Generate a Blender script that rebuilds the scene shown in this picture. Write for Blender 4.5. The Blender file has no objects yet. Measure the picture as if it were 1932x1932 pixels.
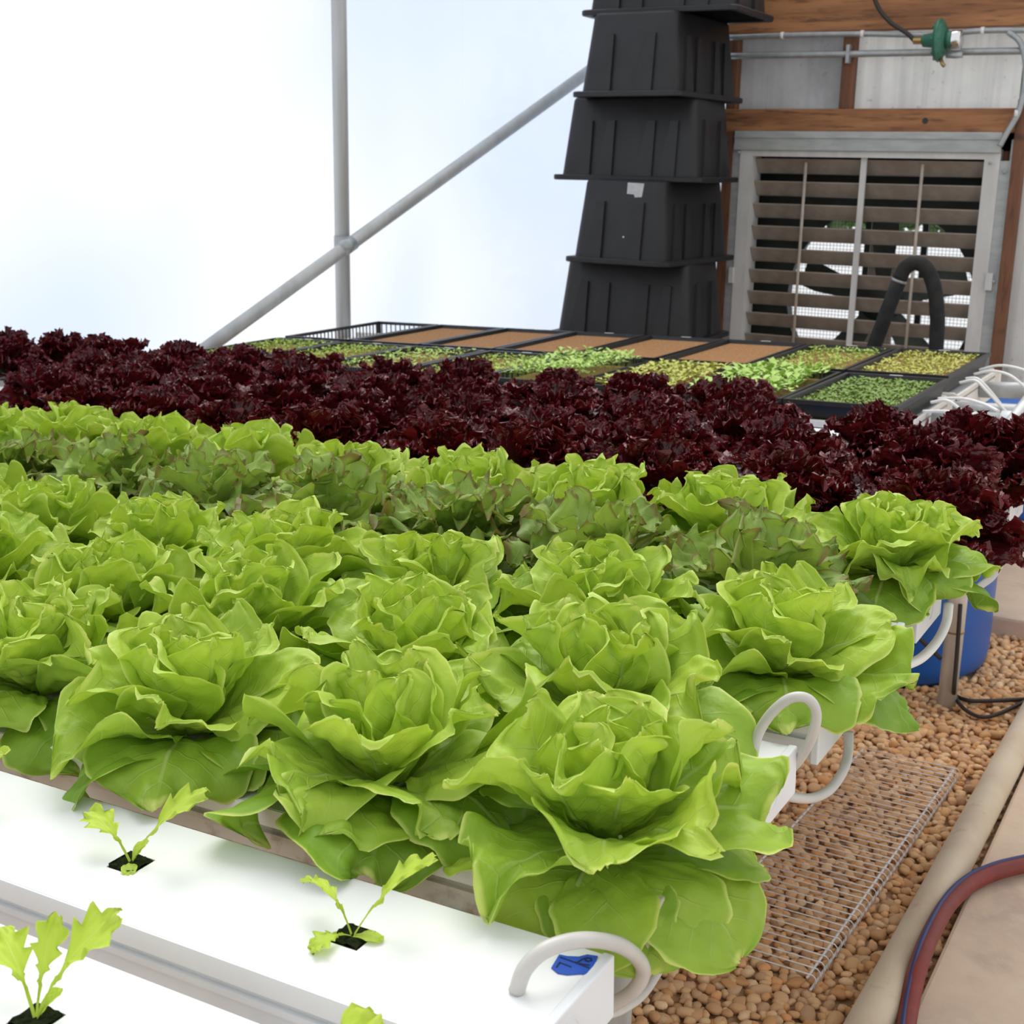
import bpy, math, random
import numpy as np
from mathutils import Vector, Matrix

rng = np.random.default_rng(7)
random.seed(7)
scene = bpy.context.scene
C = scene.collection

# ------------------------------------------------------------------ camera
CAMZ = 1.10
FPX = 2497.7
YAW, PITCH, ROLL = 0.515825, 0.258189, -0.0185374
_f = np.array([-math.sin(YAW) * math.cos(PITCH), math.cos(YAW) * math.cos(PITCH), -math.sin(PITCH)])
_r = np.array([math.cos(YAW), math.sin(YAW), 0.0])
_d = np.cross(_f, _r)
_r2 = math.cos(ROLL) * _r + math.sin(ROLL) * _d
_d2 = -math.sin(ROLL) * _r + math.cos(ROLL) * _d
RC = np.stack([_r2, _d2, _f])
cam_data = bpy.data.cameras.new('camera')
cam = bpy.data.objects.new('camera', cam_data)
C.objects.link(cam)
cam.matrix_world = Matrix(((_r2[0], -_d2[0], -_f[0], 0.0), (_r2[1], -_d2[1], -_f[1], 0.0),
                           (_r2[2], -_d2[2], -_f[2], CAMZ), (0, 0, 0, 1)))
cam_data.sensor_width = 36.0
cam_data.lens = 36.0 * FPX / 1932.0
cam_data.clip_start = 0.02
cam_data.clip_end = 200
cam_data.dof.use_dof = True
cam_data.dof.focus_distance = 1.3
cam_data.dof.aperture_fstop = 19.0
scene.camera = cam

# ------------------------------------------------------------------ sky and exposure
world = bpy.data.worlds.new('overcast_sky')
scene.world = world
world.use_nodes = True
wn = world.node_tree.nodes
wl = world.node_tree.links
wn.clear()
w_out = wn.new('ShaderNodeOutputWorld')
w_bg = wn.new('ShaderNodeBackground')
w_bg.inputs['Color'].default_value = (0.97, 0.985, 1.0, 1)
w_bg.inputs['Strength'].default_value = .97
wl.new(w_bg.outputs[0], w_out.inputs[0])

sun_data = bpy.data.lights.new('hazy_sun', 'SUN')
sun_data.energy = 2.0
sun_data.angle = math.radians(45)
sun_data.color = (1.0, 0.97, 0.92)
sun = bpy.data.objects.new('hazy_sun', sun_data)
C.objects.link(sun)
sun.rotation_euler = (math.radians(-28), math.radians(-22), 0)

scene.view_settings.view_transform = 'Standard'
scene.view_settings.look = 'None'
scene.view_settings.gamma = 1.0
scene.view_settings.use_curve_mapping = False
scene.view_settings.exposure = 0.0
scene.cycles.use_denoising = True
scene.cycles.max_bounces = 8
scene.cycles.transparent_max_bounces = 12
scene.cycles.sample_clamp_indirect = 6.0

# ------------------------------------------------------------------ sight-line helpers (place things at a known depth)
def _ray(px, py):
    return RC.T @ np.array([px - 966.0, py - 966.0, FPX])
def at_y(px, py, Y):
    d = _ray(px, py); p = d * (Y / d[1]); return Vector((p[0], p[1], p[2] + CAMZ))
def at_x(px, py, X):
    d = _ray(px, py); p = d * (X / d[0]); return Vector((p[0], p[1], p[2] + CAMZ))
def at_z(px, py, Z):
    d = _ray(px, py); p = d * ((Z - CAMZ) / d[2]); return Vector((p[0], p[1], Z))
def proj(P):
    v = RC @ (np.asarray(P, float) - np.array([0, 0, CAMZ])); return v[0] / v[2] * FPX + 966, v[1] / v[2] * FPX + 966, v[2]
SLOPE = 0.031
def ch_z(x):                                   # top surface of the growing channels
    return CAMZ - 0.4873 + SLOPE * x

# ------------------------------------------------------------------ materials
MATS = {}
class NB:
    def __init__(self, name):
        m = bpy.data.materials.new(name); m.use_nodes = True
        self.m = m; self.t = m.node_tree; self.n = self.t.nodes; self.n.clear()
        self.out = self.n.new('ShaderNodeOutputMaterial')
    def node(self, typ, **kw):
        n = self.n.new(typ)
        for k, v in kw.items():
            setattr(n, k, v)
        return n
    def link(self, a, b): self.t.links.new(a, b)
    def val(self, sock, v):
        if hasattr(v, 'is_output') or isinstance(v, bpy.types.NodeSocket): self.link(v, sock)
        else: sock.default_value = v
    def math(self, op, a, b=0.0, c=0.0, clamp=False):
        n = self.node('ShaderNodeMath', operation=op, use_clamp=clamp)
        self.val(n.inputs[0], a); self.val(n.inputs[1], b); self.val(n.inputs[2], c)
        return n.outputs[0]
    def step(self, x, lo, hi):
        n = self.node('ShaderNodeMapRange', interpolation_type='SMOOTHSTEP')
        self.val(n.inputs[0], x); n.inputs[1].default_value = lo; n.inputs[2].default_value = hi
        return n.outputs[0]
    def mix(self, f, a, b, blend='MIX'):
        n = self.node('ShaderNodeMix', data_type='RGBA', blend_type=blend)
        self.val(n.inputs[0], f)
        for s, v in ((n.inputs[6], a), (n.inputs[7], b)):
            if isinstance(v, tuple) and len(v) == 3: v = v + (1.0,)
            self.val(s, v)
        return n.outputs[2]
    def noise(self, scale, detail=3, rough=.5, coord='Object', vec=None, stretch=None, lac=2.0):
        n = self.node('ShaderNodeTexNoise')
        n.inputs['Scale'].default_value = scale; n.inputs['Detail'].default_value = detail
        n.inputs['Roughness'].default_value = rough
        if vec is None:
            tc = self.node('ShaderNodeTexCoord'); vec = tc.outputs[coord]
        if stretch:
            mp = self.node('ShaderNodeMapping'); mp.inputs['Scale'].default_value = stretch
            self.link(vec, mp.inputs['Vector']); vec = mp.outputs[0]
        self.link(vec, n.inputs['Vector'])
        return n.outputs['Fac']
    def bump(self, h, strength=.3, dist=.002):
        n = self.node('ShaderNodeBump'); n.inputs['Strength'].default_value = strength
        n.inputs['Distance'].default_value = dist; self.link(h, n.inputs['Height']); return n.outputs[0]
    def principled(self, col, rough=.5, metal=0.0, spec=.5, normal=None, **kw):
        p = self.node('ShaderNodeBsdfPrincipled')
        if isinstance(col, tuple) and len(col) == 3: col = col + (1.0,)
        self.val(p.inputs['Base Color'], col); self.val(p.inputs['Roughness'], rough)
        p.inputs['Metallic'].default_value = metal; p.inputs['Specular IOR Level'].default_value = spec
        if normal is not None: self.link(normal, p.inputs['Normal'])
        return p.outputs[0]
    def done(self, sh):
        self.link(sh, self.out.inputs[0]); MATS[self.m.name] = self.m; return self.m

def simple(name, c1, c2=None, scale=20, rough=.5, metal=0., spec=.5, bump=0., bscale=None, stretch=None, detail=4, lo=.35, hi=.65):
    b = NB(name)
    if c2 is None:
        col = c1; nrm = None
    else:
        f = b.step(b.noise(scale, detail, .6, stretch=stretch), lo, hi)
        col = b.mix(f, c1, c2)
    nrm = b.bump(b.noise(bscale or scale * 3, 4, .6, stretch=stretch), bump, .003) if bump else None
    return b.done(b.principled(col, rough, metal, spec, nrm))

def srgb(r, g, b):
    def f(c):
        c /= 255.; return c / 12.92 if c <= .04045 else ((c + .055) / 1.055) ** 2.4
    return (f(r), f(g), f(b))

simple('white_pvc', (.86, .87, .88), (.82, .83, .84), 6, rough=.32, spec=.4)
simple('white_pvc_side', (.80, .82, .85), (.74, .76, .79), 8, rough=.4, spec=.4)
simple('dirty_pvc', (.62, .57, .50), (.30, .24, .17), 28, rough=.6, lo=.52, hi=.72)
simple('cream_pvc', (.80, .75, .66), (.74, .68, .58), 5, rough=.4)
simple('white_wood', (.84, .81, .76), (.76, .72, .66), 9, rough=.6)
simple('tube_grey', (.62, .60, .57), (.54, .52, .49), 12, rough=.35, spec=.5)
simple('tube_white', (.80, .79, .76), None, rough=.35)
simple('galvanised', (.42, .44, .45), (.34, .36, .37), 30, rough=.45, metal=.55, detail=6)
simple('galv_flat', (.45, .47, .46), (.36, .38, .375), 9, rough=.55, metal=.25, stretch=(1, 1, 4))
simple('pole_metal', (.52, .53, .53), (.42, .43, .43), 14, rough=.5, metal=.35, stretch=(1, 1, .1))
simple('wire_zinc', (.80, .78, .77), (.66, .58, .50), 60, rough=.35, metal=.1, lo=.5, hi=.75)
simple('wire_rust', (.32, .17, .07), None, rough=.6)
simple('black_plastic', (.014, .014, .015), (.020, .020, .021), 40, rough=.38, spec=.45, bump=.12, bscale=900)
simple('black_tote', (.014, .014, .0155), (.019, .019, .021), 7, rough=.5, spec=.4, bump=.08, bscale=500)
simple('black_foam', (.012, .012, .013), (.022, .021, .02), 30, rough=.7, spec=.3)
simple('black_cable', (.03, .022, .018), None, rough=.6)
simple('post_grey', (.66, .62, .55), (.54, .50, .44), 30, rough=.6, stretch=(1, 1, .2))
simple('tape_grey', (.50, .51, .53), (.42, .43, .45), 40, rough=.45)
simple('tape_blue', (.012, .085, .52), (.010, .07, .44), 30, rough=.55)
simple('ink', (.006, .012, .06), None, rough=.7)
simple('drum_blue', (.010, .10, .42), (.012, .12, .47), 5, rough=.42, spec=.45)
simple('hose_red', (.24, .040, .030), (.19, .032, .026), 25, rough=.5, spec=.4)
simple('hose_blue', (.035, .045, .16), None, rough=.5)
simple('steel_leg', (.40, .38, .35), (.30, .28, .26), 40, rough=.6, metal=.2, stretch=(1, 1, .2))
simple('slat_metal', (.36, .315, .265), (.28, .24, .20), 12, rough=.6, metal=.15, stretch=(1, 1, 1))
simple('frame_white', (.66, .65, .63), (.56, .55, .535), 10, rough=.5, stretch=(1, 1, .3))
simple('rod_tan', (.50, .44, .37), (.42, .37, .31), 20, rough=.55)
simple('fan_dark', (.018, .02, .016), (.03, .034, .026), 8, rough=.6)
simple('fan_blade', (.05, .055, .048), (.08, .085, .07), 10, rough=.5, metal=.3)
simple('reg_green', (.035, .15, .095), (.05, .19, .125), 30, rough=.45, metal=.2)
simple('chrome', (.75, .75, .76), None, rough=.15, metal=1.)
simple('brass', (.40, .27, .12), None, rough=.35, metal=.8)
simple('plug_foam', (.010, .018, .006), (.026, .034, .014), 350, rough=.95, spec=.05, bump=.8, bscale=600)
simple('stem_pale', (.46, .58, .16), None, rough=.5)

# wood
def wood(name, a, bb, dark, axis):
    b = NB(name)
    st = {'x': (.9, 9, 9), 'z': (9, 9, .9)}[axis]
    tc = b.node('ShaderNodeTexCoord')
    n1 = b.noise(2.2, 5, .62, vec=tc.outputs['Object'], stretch=st)
    n2 = b.noise(9., 4, .6, vec=tc.outputs['Object'], stretch=st)
    kn = b.noise(3.2, 1, .4, vec=tc.outputs['Object'], stretch=(1.2, 1, 3))
    col = b.mix(b.step(n1, .36, .66), a, bb)
    col = b.mix(b.math('MULTIPLY', b.step(n2, .50, .72), .75), col, dark)
    col = b.mix(b.step(kn, .70, .78), col, dark)
    return b.done(b.principled(col, .7, normal=b.bump(n2, .25, .003)))
wood('beam_wood', (.40, .18, .072), (.22, .088, .036), (.075, .028, .014), 'x')
wood('stud_wood', (.20, .085, .040), (.13, .052, .026), (.055, .022, .013), 'z')

# concrete
b = NB('concrete')
f1 = b.step(b.noise(2.6, 5, .6), .38, .66); f2 = b.noise(60, 6, .7); f3 = b.noise(7, 3, .6)
col = b.mix(f1, (.70, .545, .41), (.57, .43, .335))
col = b.mix(b.step(f3, .55, .75), col, (.50, .37, .30))
col = b.mix(b.math('MULTIPLY', b.step(f2, .45, .7), .35), col, (.68, .58, .45))
b.done(b.principled(col, .85, spec=.25, normal=b.bump(f2, .35, .003)))
# ground pipe
b = NB('pipe_beige')
f1 = b.step(b.noise(5, 4, .6), .4, .7); f2 = b.noise(18, 5, .7)
col = b.mix(f1, (.66, .545, .40), (.56, .43, .30)); col = b.mix(b.step(f2, .6, .78), col, (.50, .35, .20))
b.done(b.principled(col, .5, spec=.35))
# stones: hue comes with each stone
b = NB('stone')
at = b.node('ShaderNodeAttribute', attribute_name='tint')
n1 = b.noise(90, 4, .6)
col = b.mix(b.math('MULTIPLY', b.step(n1, .4, .7), .5), at.outputs['Color'], (.60, .37, .20))
b.done(b.principled(col, .85, spec=.2, normal=b.bump(b.noise(260, 3, .6), .4, .002)))
b = NB('soil_under_gravel')
col = b.mix(b.step(b.noise(70, 3, .6), .35, .65), (.34, .21, .12), (.60, .41, .25))
b.done(b.principled(col, .95, spec=.1))
# growing mat
b = NB('peat_mat')
n1 = b.noise(140, 3, .6); n2 = b.noise(420, 1, .4)
col = b.mix(b.step(n1, .35, .65), (.40, .215, .10), (.29, .145, .062))
col = b.mix(b.step(n2, .69, .74), col, (.62, .50, .36))
b.done(b.principled(col, .95, spec=.1, normal=b.bump(n1, .6, .003)))
# greenhouse film: diffusing sheet, part of the light goes straight through
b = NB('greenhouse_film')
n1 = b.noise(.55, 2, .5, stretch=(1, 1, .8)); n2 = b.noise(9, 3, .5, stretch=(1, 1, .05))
col = b.mix(b.step(n1, .38, .62), (.97, .98, 1.0), (.84, .89, .97))  # broad bluish patches paint the uneven light on the film into its colour
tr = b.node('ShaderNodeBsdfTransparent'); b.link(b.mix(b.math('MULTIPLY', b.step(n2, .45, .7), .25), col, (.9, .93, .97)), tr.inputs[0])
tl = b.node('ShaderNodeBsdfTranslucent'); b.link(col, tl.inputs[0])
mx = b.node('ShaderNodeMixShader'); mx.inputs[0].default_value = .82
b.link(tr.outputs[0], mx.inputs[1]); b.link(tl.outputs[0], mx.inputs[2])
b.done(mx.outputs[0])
# twin-wall panels
def panel(name, c1, c2, trans):
    b = NB(name)
    n1 = b.noise(4, 4, .6); n2 = b.noise(40, 2, .5, stretch=(1, 1, .03)); n3 = b.noise(30, 3, .6)
    col = b.mix(b.step(n1, .35, .7), c1, c2)
    col = b.mix(b.math('MULTIPLY', b.step(n2, .4, .7), .25), col, (.40, .40, .40))
    col = b.mix(b.math('MULTIPLY', b.step(n3, .62, .72), .4), col, (.30, .28, .25))
    p = b.principled(col, .28, spec=.5)
    tl = b.node('ShaderNodeBsdfTranslucent'); b.link(col, tl.inputs[0])
    mx = b.node('ShaderNodeMixShader'); mx.inputs[0].default_value = trans
    b.link(p, mx.inputs[1]); b.link(tl.outputs[0], mx.inputs[2])
    return b.done(mx.outputs[0])
panel('panel_clear', (.62, .62, .64), (.44, .445, .46), .35)
panel('panel_white', (.90, .90, .89), (.80, .80, .79), .5)

def leaf_mat(name, young, mature, edgec, veinc, edge_lo, edge_hi, edge_amt, trans, rough, spec, vein_amt, bumps, base=None, base_amt=0., ns=40):
    b = NB(name)
    at = b.node('ShaderNodeAttribute', attribute_name='leaf')
    sep = b.node('ShaderNodeSeparateColor'); b.link(at.outputs['Color'], sep.inputs[0])
    u = b.math('ABSOLUTE', b.math('SUBTRACT', b.math('MULTIPLY', sep.outputs[0], 2.), 1.))
    v = sep.outputs[1]; e = sep.outputs[2]; age = at.outputs['Alpha']
    tc = b.node('ShaderNodeTexCoord')
    n1 = b.noise(ns, 3, .55, vec=tc.outputs['Object'])
    wob = b.math('MULTIPLY', b.math('SUBTRACT', n1, .5), .35)
    col = b.mix(b.math('ADD', age, b.math('MULTIPLY', wob, .9), clamp=True), young, mature)
    if base is not None:
        col = b.mix(b.math('MULTIPLY', b.step(b.math('ADD', v, wob), .75, .2), base_amt), col, base)
    # side veins
    fr = b.math('FRACT', b.math('ADD', b.math('SUBTRACT', b.math('MULTIPLY', v, 6.5), b.math('MULTIPLY', u, 2.1)), wob))
    d = b.math('ABSOLUTE', b.math('SUBTRACT', fr, .5))
    sv = b.math('MULTIPLY', b.step(d, .07, .0), b.step(u, .95, .3))
    mr = b.step(u, .045, .012)
    mr = b.math('MULTIPLY', mr, b.step(v, 1.0, .45))
    vein = b.math('MAXIMUM', mr, b.math('MULTIPLY', sv, .32))
    col = b.mix(b.math('MULTIPLY', vein, vein_amt), col, veinc)
    em = b.math('MULTIPLY', b.step(b.math('ADD', e, b.math('MULTIPLY', wob, .25)), edge_lo, edge_hi), edge_amt)
    col = b.mix(em, col, edgec)
    hgt = b.math('ADD', b.math('MULTIPLY', n1, 1.0), b.math('MULTIPLY', vein, -.5))
    p = b.principled(col, rough, spec=spec, normal=b.bump(hgt, bumps, .006))
    tl = b.node('ShaderNodeBsdfTranslucent'); b.link(b.mix(1., col, (1.0, .95, .55), 'MULTIPLY'), tl.inputs[0])
    mx = b.node('ShaderNodeMixShader'); mx.inputs[0].default_value = trans
    b.link(p, mx.inputs[1]); b.link(tl.outputs[0], mx.inputs[2])
    return b.done(mx.outputs[0])
leaf_mat('butter_leaf', (.52, .69, .090), (.20, .38, .032), (.70, .79, .22), (.62, .74, .30), .94, 1.0, .85, .24, .42, .28, .65, .5)
leaf_mat('oak_leaf', (.36, .51, .10), (.15, .26, .055), (.22, .09, .06), (.52, .62, .27), .90, 1.0, .7, .28, .45, .35, .6, .4)
leaf_mat('red_leaf', (.110, .008, .011), (.034, .004, .006), (.17, .010, .015), (.10, .05, .03), .70, 1.0, .6, .14, .20, .45, .3, .5,
         base=(.10, .085, .012), base_amt=.55, ns=55)
leaf_mat('seedling_leaf', (.58, .74, .10), (.44, .64, .06), (.66, .76, .18), (.66, .76, .30), .85, 1.0, .5, .38, .45, .3, .5, .2)
simple('cress_light', (.46, .60, .10), (.34, .52, .07), 60, rough=.55)
simple('cress_yellow', (.56, .60, .12), (.50, .52, .10), 60, rough=.55)
simple('cress_bright', (.50, .68, .17), (.40, .60, .12), 60, rough=.5)
simple('cress_dark', (.17, .28, .045), (.25, .38, .06), 60, rough=.55)
simple('tree_leaf', (.10, .17, .04), (.05, .10, .025), 6, rough=.6)
simple('tree_bark', (.09, .07, .05), (.06, .045, .035), 10, rough=.9)

# ------------------------------------------------------------------ mesh helpers
def new_mesh(name, verts, faces, mat, smooth=False):
    me = bpy.data.meshes.new(name)
    me.from_pydata([tuple(map(float, v)) for v in verts], [], faces)
    if smooth:
        me.polygons.foreach_set('use_smooth', [True] * len(me.polygons))
    me.materials.append(MATS[mat]); me.update()
    return me
def link(name, me, parent=None, loc=(0, 0, 0), rot=(0, 0, 0)):
    o = bpy.data.objects.new(name, me); C.objects.link(o)
    o.parent = parent; o.location = loc; o.rotation_euler = rot
    return o
def tag(o, label, cat, group=None):
    o['label'] = label; o['category'] = cat
    if group: o['group'] = group
    return o
def thing(name, label, cat, loc=(0, 0, 0), rot=(0, 0, 0), group=None):
    return tag(link(name, None, None, loc, rot), label, cat, group)
def structure(o): o['kind'] = 'structure'; return o

class MB:
    def __init__(self): self.v = []; self.f = []
    def box(self, x0, x1, y0, y1, z0, z1):
        n = len(self.v)
        self.v += [(x0, y0, z0), (x1, y0, z0), (x1, y1, z0), (x0, y1, z0), (x0, y0, z1), (x1, y0, z1), (x1, y1, z1), (x0, y1, z1)]
        self.f += [tuple(n + i for i in q) for q in ((0, 3, 2, 1), (4, 5, 6, 7), (0, 1, 5, 4), (1, 2, 6, 5), (2, 3, 7, 6), (3, 0, 4, 7))]
        return self
    def prism(self, poly, axis, a, b):          # polygon extruded along an axis (poly in the two other coordinates)
        n = len(self.v); k = len(poly)
        def P(q, t):
            if axis == 'x': return (t, q[0], q[1])
            if axis == 'y': return (q[0], t, q[1])
            return (q[0], q[1], t)
        self.v += [P(q, a) for q in poly] + [P(q, b) for q in poly]
        self.f += [(n + i, n + (i + 1) % k, n + k + (i + 1) % k, n + k + i) for i in range(k)]
        self.f += [tuple(n + i for i in reversed(range(k))), tuple(n + k + i for i in range(k))]
        return self
    def tube(self, pts, r, seg=10, caps=True):
        pts = [Vector(p) for p in pts]; n0 = len(self.v); N = len(pts)
        rr = r if hasattr(r, '__len__') else [r] * N
        t = (pts[1] - pts[0]).normalized()
        a = t.orthogonal().normalized()
        for i, p in enumerate(pts):
            t2 = (pts[min(i + 1, N - 1)] - pts[max(i - 1, 0)]).normalized()
            a = (a - t2 * a.dot(t2)).normalized(); bb = t2.cross(a)
            for k in range(seg):
                an = 2 * math.pi * k / seg
                self.v.append(tuple(p + (a * math.cos(an) + bb * math.sin(an)) * rr[i]))
        for i in range(N - 1):
            for k in range(seg):
                k2 = (k + 1) % seg
                self.f.append((n0 + i * seg + k, n0 + i * seg + k2, n0 + (i + 1) * seg + k2, n0 + (i + 1) * seg + k))
        if caps:
            self.f.append(tuple(n0 + k for k in reversed(range(seg))))
            self.f.append(tuple(n0 + (N - 1) * seg + k for k in range(seg)))
        return self
    def lathe(self, prof, seg=24, origin=(0, 0, 0), axis='z'):
        n0 = len(self.v); ox, oy, oz = origin
        for (r, h) in prof:
            for k in range(seg):
                an = 2 * math.pi * k / seg; c, s = r * math.cos(an), r * math.sin(an)
                self.v.append({'z': (ox + c, oy + s, oz + h), 'y': (ox + c, oy + h, oz + s), 'x': (ox + h, oy + c, oz + s)}[axis])
        for i in range(len(prof) - 1):
            for k in range(seg):
                k2 = (k + 1) % seg
                self.f.append((n0 + i * seg + k, n0 + i * seg + k2, n0 + (i + 1) * seg + k2, n0 + (i + 1) * seg + k))
        self.f.append(tuple(n0 + k for k in reversed(range(seg))))
        self.f.append(tuple(n0 + (len(prof) - 1) * seg + k for k in range(seg)))
        return self
    def build(self, name, mat, parent=None, smooth=False, loc=(0, 0, 0), rot=(0, 0, 0), bevel=0.):
        o = link(name, new_mesh(name, self.v, self.f, mat, smooth), parent, loc, rot)
        if bevel:
            m = o.modifiers.new('bevel', 'BEVEL'); m.width = bevel; m.segments = 2; m.limit_method = 'ANGLE'
        return o
def box(name, mat, x0, x1, y0, y1, z0, z1, parent=None, bevel=0., **k):
    return MB().box(x0, x1, y0, y1, z0, z1).build(name, mat, parent, bevel=bevel, **k)
def smooth_path(pts, n=8):
    P = [np.array(p, float) for p in pts]; P = [2 * P[0] - P[1]] + P + [2 * P[-1] - P[-2]]; out = []
    for i in range(1, len(P) - 2):
        a, b_, c, d = P[i - 1:i + 3]
        for t in np.linspace(0, 1, n, endpoint=False):
            out.append(.5 * (2 * b_ + (c - a) * t + (2 * a - 5 * b_ + 4 * c - d) * t * t + (3 * b_ - a - 3 * c + d) * t ** 3))
    out.append(P[-2]); return out
ORD = ['first', 'second', 'third', 'fourth', 'fifth', 'sixth', 'seventh', 'eighth', 'ninth', 'tenth', 'eleventh', 'twelfth', 'thirteenth', 'fourteenth', 'fifteenth', 'sixteenth']

# ================================================================== SETTING
XS, YE = -3.24, 5.20            # side film wall, end wall
floor = structure(box('floor', 'soil_under_gravel', -3.4, .6, -.6, YE + .25, -.05, -.002))
walk = structure(box('floor_walkway', 'concrete', -.28, 1.4, -.6, 2.95, -.04, .028, bevel=.006))
slab = structure(box('floor_slab', 'concrete', -.62, 1.4, 3.24, YE, -.03, .055, bevel=.008))
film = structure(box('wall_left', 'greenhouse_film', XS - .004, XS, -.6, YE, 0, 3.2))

# end wall: film on the left, framed part with shutter on the right
def wx(px, py=300): return at_y(px, py, YE)[0]
def wz(py, px=1650): return at_y(px, py, YE)[2]
xa = wx(1384, 200)              # left edge of framed part
xr = wx(1918, 400)
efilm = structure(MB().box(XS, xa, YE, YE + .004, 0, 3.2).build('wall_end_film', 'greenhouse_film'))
wall_end = structure(link('wall_end', None, None, (0, 0, 0)))
zb_top1, zb_top0 = wz(-90), wz(60)
zb_low1, zb_low0 = wz(206), wz(250)
XR2 = .9
box('header_beam', 'beam_wood', xa - .02, XR2, YE - .06, YE - .005, zb_top0, zb_top1, wall_end, bevel=.004)
box('lower_beam', 'beam_wood', xa - .02, wx(1904, 400) + .01, YE - .055, YE - .005, zb_low0, zb_low1, wall_end, bevel=.004)
box('stud', 'stud_wood', xa - .015, wx(1399, 150), YE - .05, YE - .005, .0, zb_top0, wall_end, bevel=.003)
box('stud', 'stud_wood', wx(1593, 150), wx(1617, 150), YE - .05, YE - .005, zb_low1, zb_top0, wall_end, bevel=.003)
box('stud', 'stud_wood', wx(1904, 400), wx(1927, 400), YE - .07, YE - .005, .0, zb_low1 + .03, wall_end, bevel=.003)
box('panel', 'panel_clear', wx(1398, 150), wx(1595, 150), YE - .004, YE + .006, zb_low1 - .01, zb_top0 + .02, wall_end)
box('panel', 'panel_white', wx(1615, 150), wx(1926, 150), YE - .004, YE + .006, zb_low1 - .01, zb_top0 + .02, wall_end)
box('panel', 'panel_white', wx(1925, 400), XR2, YE - .03, YE + .006, 0., zb_top0 + .02, wall_end)
xsr = wx(1904, 400)
for (a, c, z0_, z1_) in ((wx(1852, 400) + .05, xsr + .01, 0., zb_low0), (xa, wx(1421, 400) - .045, 0., zb_low0), (xa, xsr, wz(298) + .03, zb_low0)):
    box('backing_board', 'stud_wood', a, c, YE - .006, YE + .004, z0_, z1_, wall_end)
# knot in the lower beam
MB().lathe([(.012, 0), (.009, .003), (.003, .004)], 7, (wx(1752, 230), YE - .0555, wz(229, 1752)), 'y').build('knot', 'fan_dark', wall_end)

# ------------------------------------------------------------------ exhaust shutter and fan
sh = thing('louvre_shutter', 'grey metal louvre shutter with brown slats in galvanised frame on end wall', 'shutter', (0, 0, 0))
x0, x1 = wx(1421, 400), wx(1852, 400)
zt = wz(298); zbm = zt - (x1 - x0) * 1.02
yf = YE - .03
M = MB()
M.box(x0 - .05, x0, yf - .02, YE + .06, zbm - .05, zt + .035); M.box(x1, x1 + .055, yf - .02, YE + .06, zbm - .05, zt + .035)
M.box(x0, x1, yf - .02, YE + .06, zt, zt + .035); M.box(x0, x1, yf - .02, YE + .06, zbm - .05, zbm)
M.build('frame', 'frame_white', sh)
box('flashing_top', 'galv_flat', wx(1396, 270), wx(1896, 270), YE - .064, YE - .056, wz(286, 1640), wz(249, 1640), sh, bevel=.002)
box('flashing_fold', 'galv_flat', wx(1396, 270), wx(1894, 270), YE - .070, YE - .064, wz(262, 1640), wz(260, 1640), sh)
box('flashing_side', 'galv_flat', x1 + .055, x1 + .12, YE - .05, YE - .006, zbm - .05, wz(300), sh, bevel=.002)
box('flashing_side', 'galv_flat', x1 + .088, wx(1904, 450), YE - .058, YE - .05, zbm - .05, wz(262), sh, bevel=.002)
box('flashing_side', 'galv_flat', x0 - .098, x0 - .05, YE - .045, YE - .006, zbm - .05, wz(275), sh, bevel=.002)
box('latch', 'frame_white', x1 + .05, x1 + .075, YE - .062, YE - .05, wz(545, 1860), wz(513, 1860), sh)
box('latch', 'frame_white', x0 - .065, x0 - .048, YE - .062, YE - .05, wz(532, 1390), wz(503, 1390), sh)
for (px, py) in ((1404, 288), (1874, 308), (1900, 325), (1880, 530)):
    MB().lathe([(.006, 0), (.006, -.003), (.003, -.005)], 8, (wx(px, py), YE - .059, wz(py, px)), 'y').build('screw', 'galvanised', sh)
pitch = .0862
slat_me = None
for i in range(10):
    zc = zt - pitch * (i + .42)
    if slat_me is None:
        L = x1 - x0 - .004
        prof = [(-.024, .0275), (-.021, .029), (.018, -.024), (.028, -.027), (.028, -.030), (.015, -.0275), (-.0245, .025)]
        M = MB().prism(prof, 'x', -L / 2, L / 2); slat_me = new_mesh('slat', M.v, M.f, 'slat_metal')
    link('slat', slat_me, sh, ((x0 + x1) / 2, YE + .012, zc))
xm = wx(1626, 400)
box('mullion', 'frame_white', xm - .011, xm + .011, YE - .03, YE - .02, zbm, zt, sh)
for px in (1517, 1735):
    xx = wx(px, 400); MB().tube([(xx, YE - .02, zbm + .02), (xx, YE - .02, zt - .02)], .0062, 8).build('tie_rod', 'rod_tan', sh, True)

fan = thing('exhaust_fan', 'dark exhaust fan with wire guard seen behind the louvre shutter', 'fan', (0, 0, 0))
fy = YE + .20
fc = at_y(1655, 570, fy); fr_ = .375
# shroud plate with round opening
N = 48; v = []; fcs = []
R2 = [(x0 - .2, zbm - .25), (x1 + .25, zt + .25)]
for k in range(N):
    an = 2 * math.pi * k / N; c, s = math.cos(an), math.sin(an)
    v.append((fc[0] + fr_ * c, fy, fc[2] + fr_ * s)); v.append((fc[0] + (fr_ + .02) * c, fy + .12, fc[2] + (fr_ + .02) * s))
    sc = 1 / max(abs(c), abs(s)); v.append((fc[0] + .62 * sc * c, fy, fc[2] + .62 * sc * s))
for k in range(N):
    a, b2 = 3 * k, 3 * ((k + 1) % N)
    fcs += [(a, b2, b2 + 2, a + 2), (a, a + 1, b2 + 1, b2)]
link('shroud', new_mesh('shroud', v, fcs, 'fan_dark', False), fan)
M = MB(); yh = YE + .006
M.box(x0 - .06, x0 - .052, YE + .06, fy, zbm - .08, zt + .06); M.box(x1 + .06, x1 + .068, YE + .06, fy, zbm - .08, zt + .06)
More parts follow.
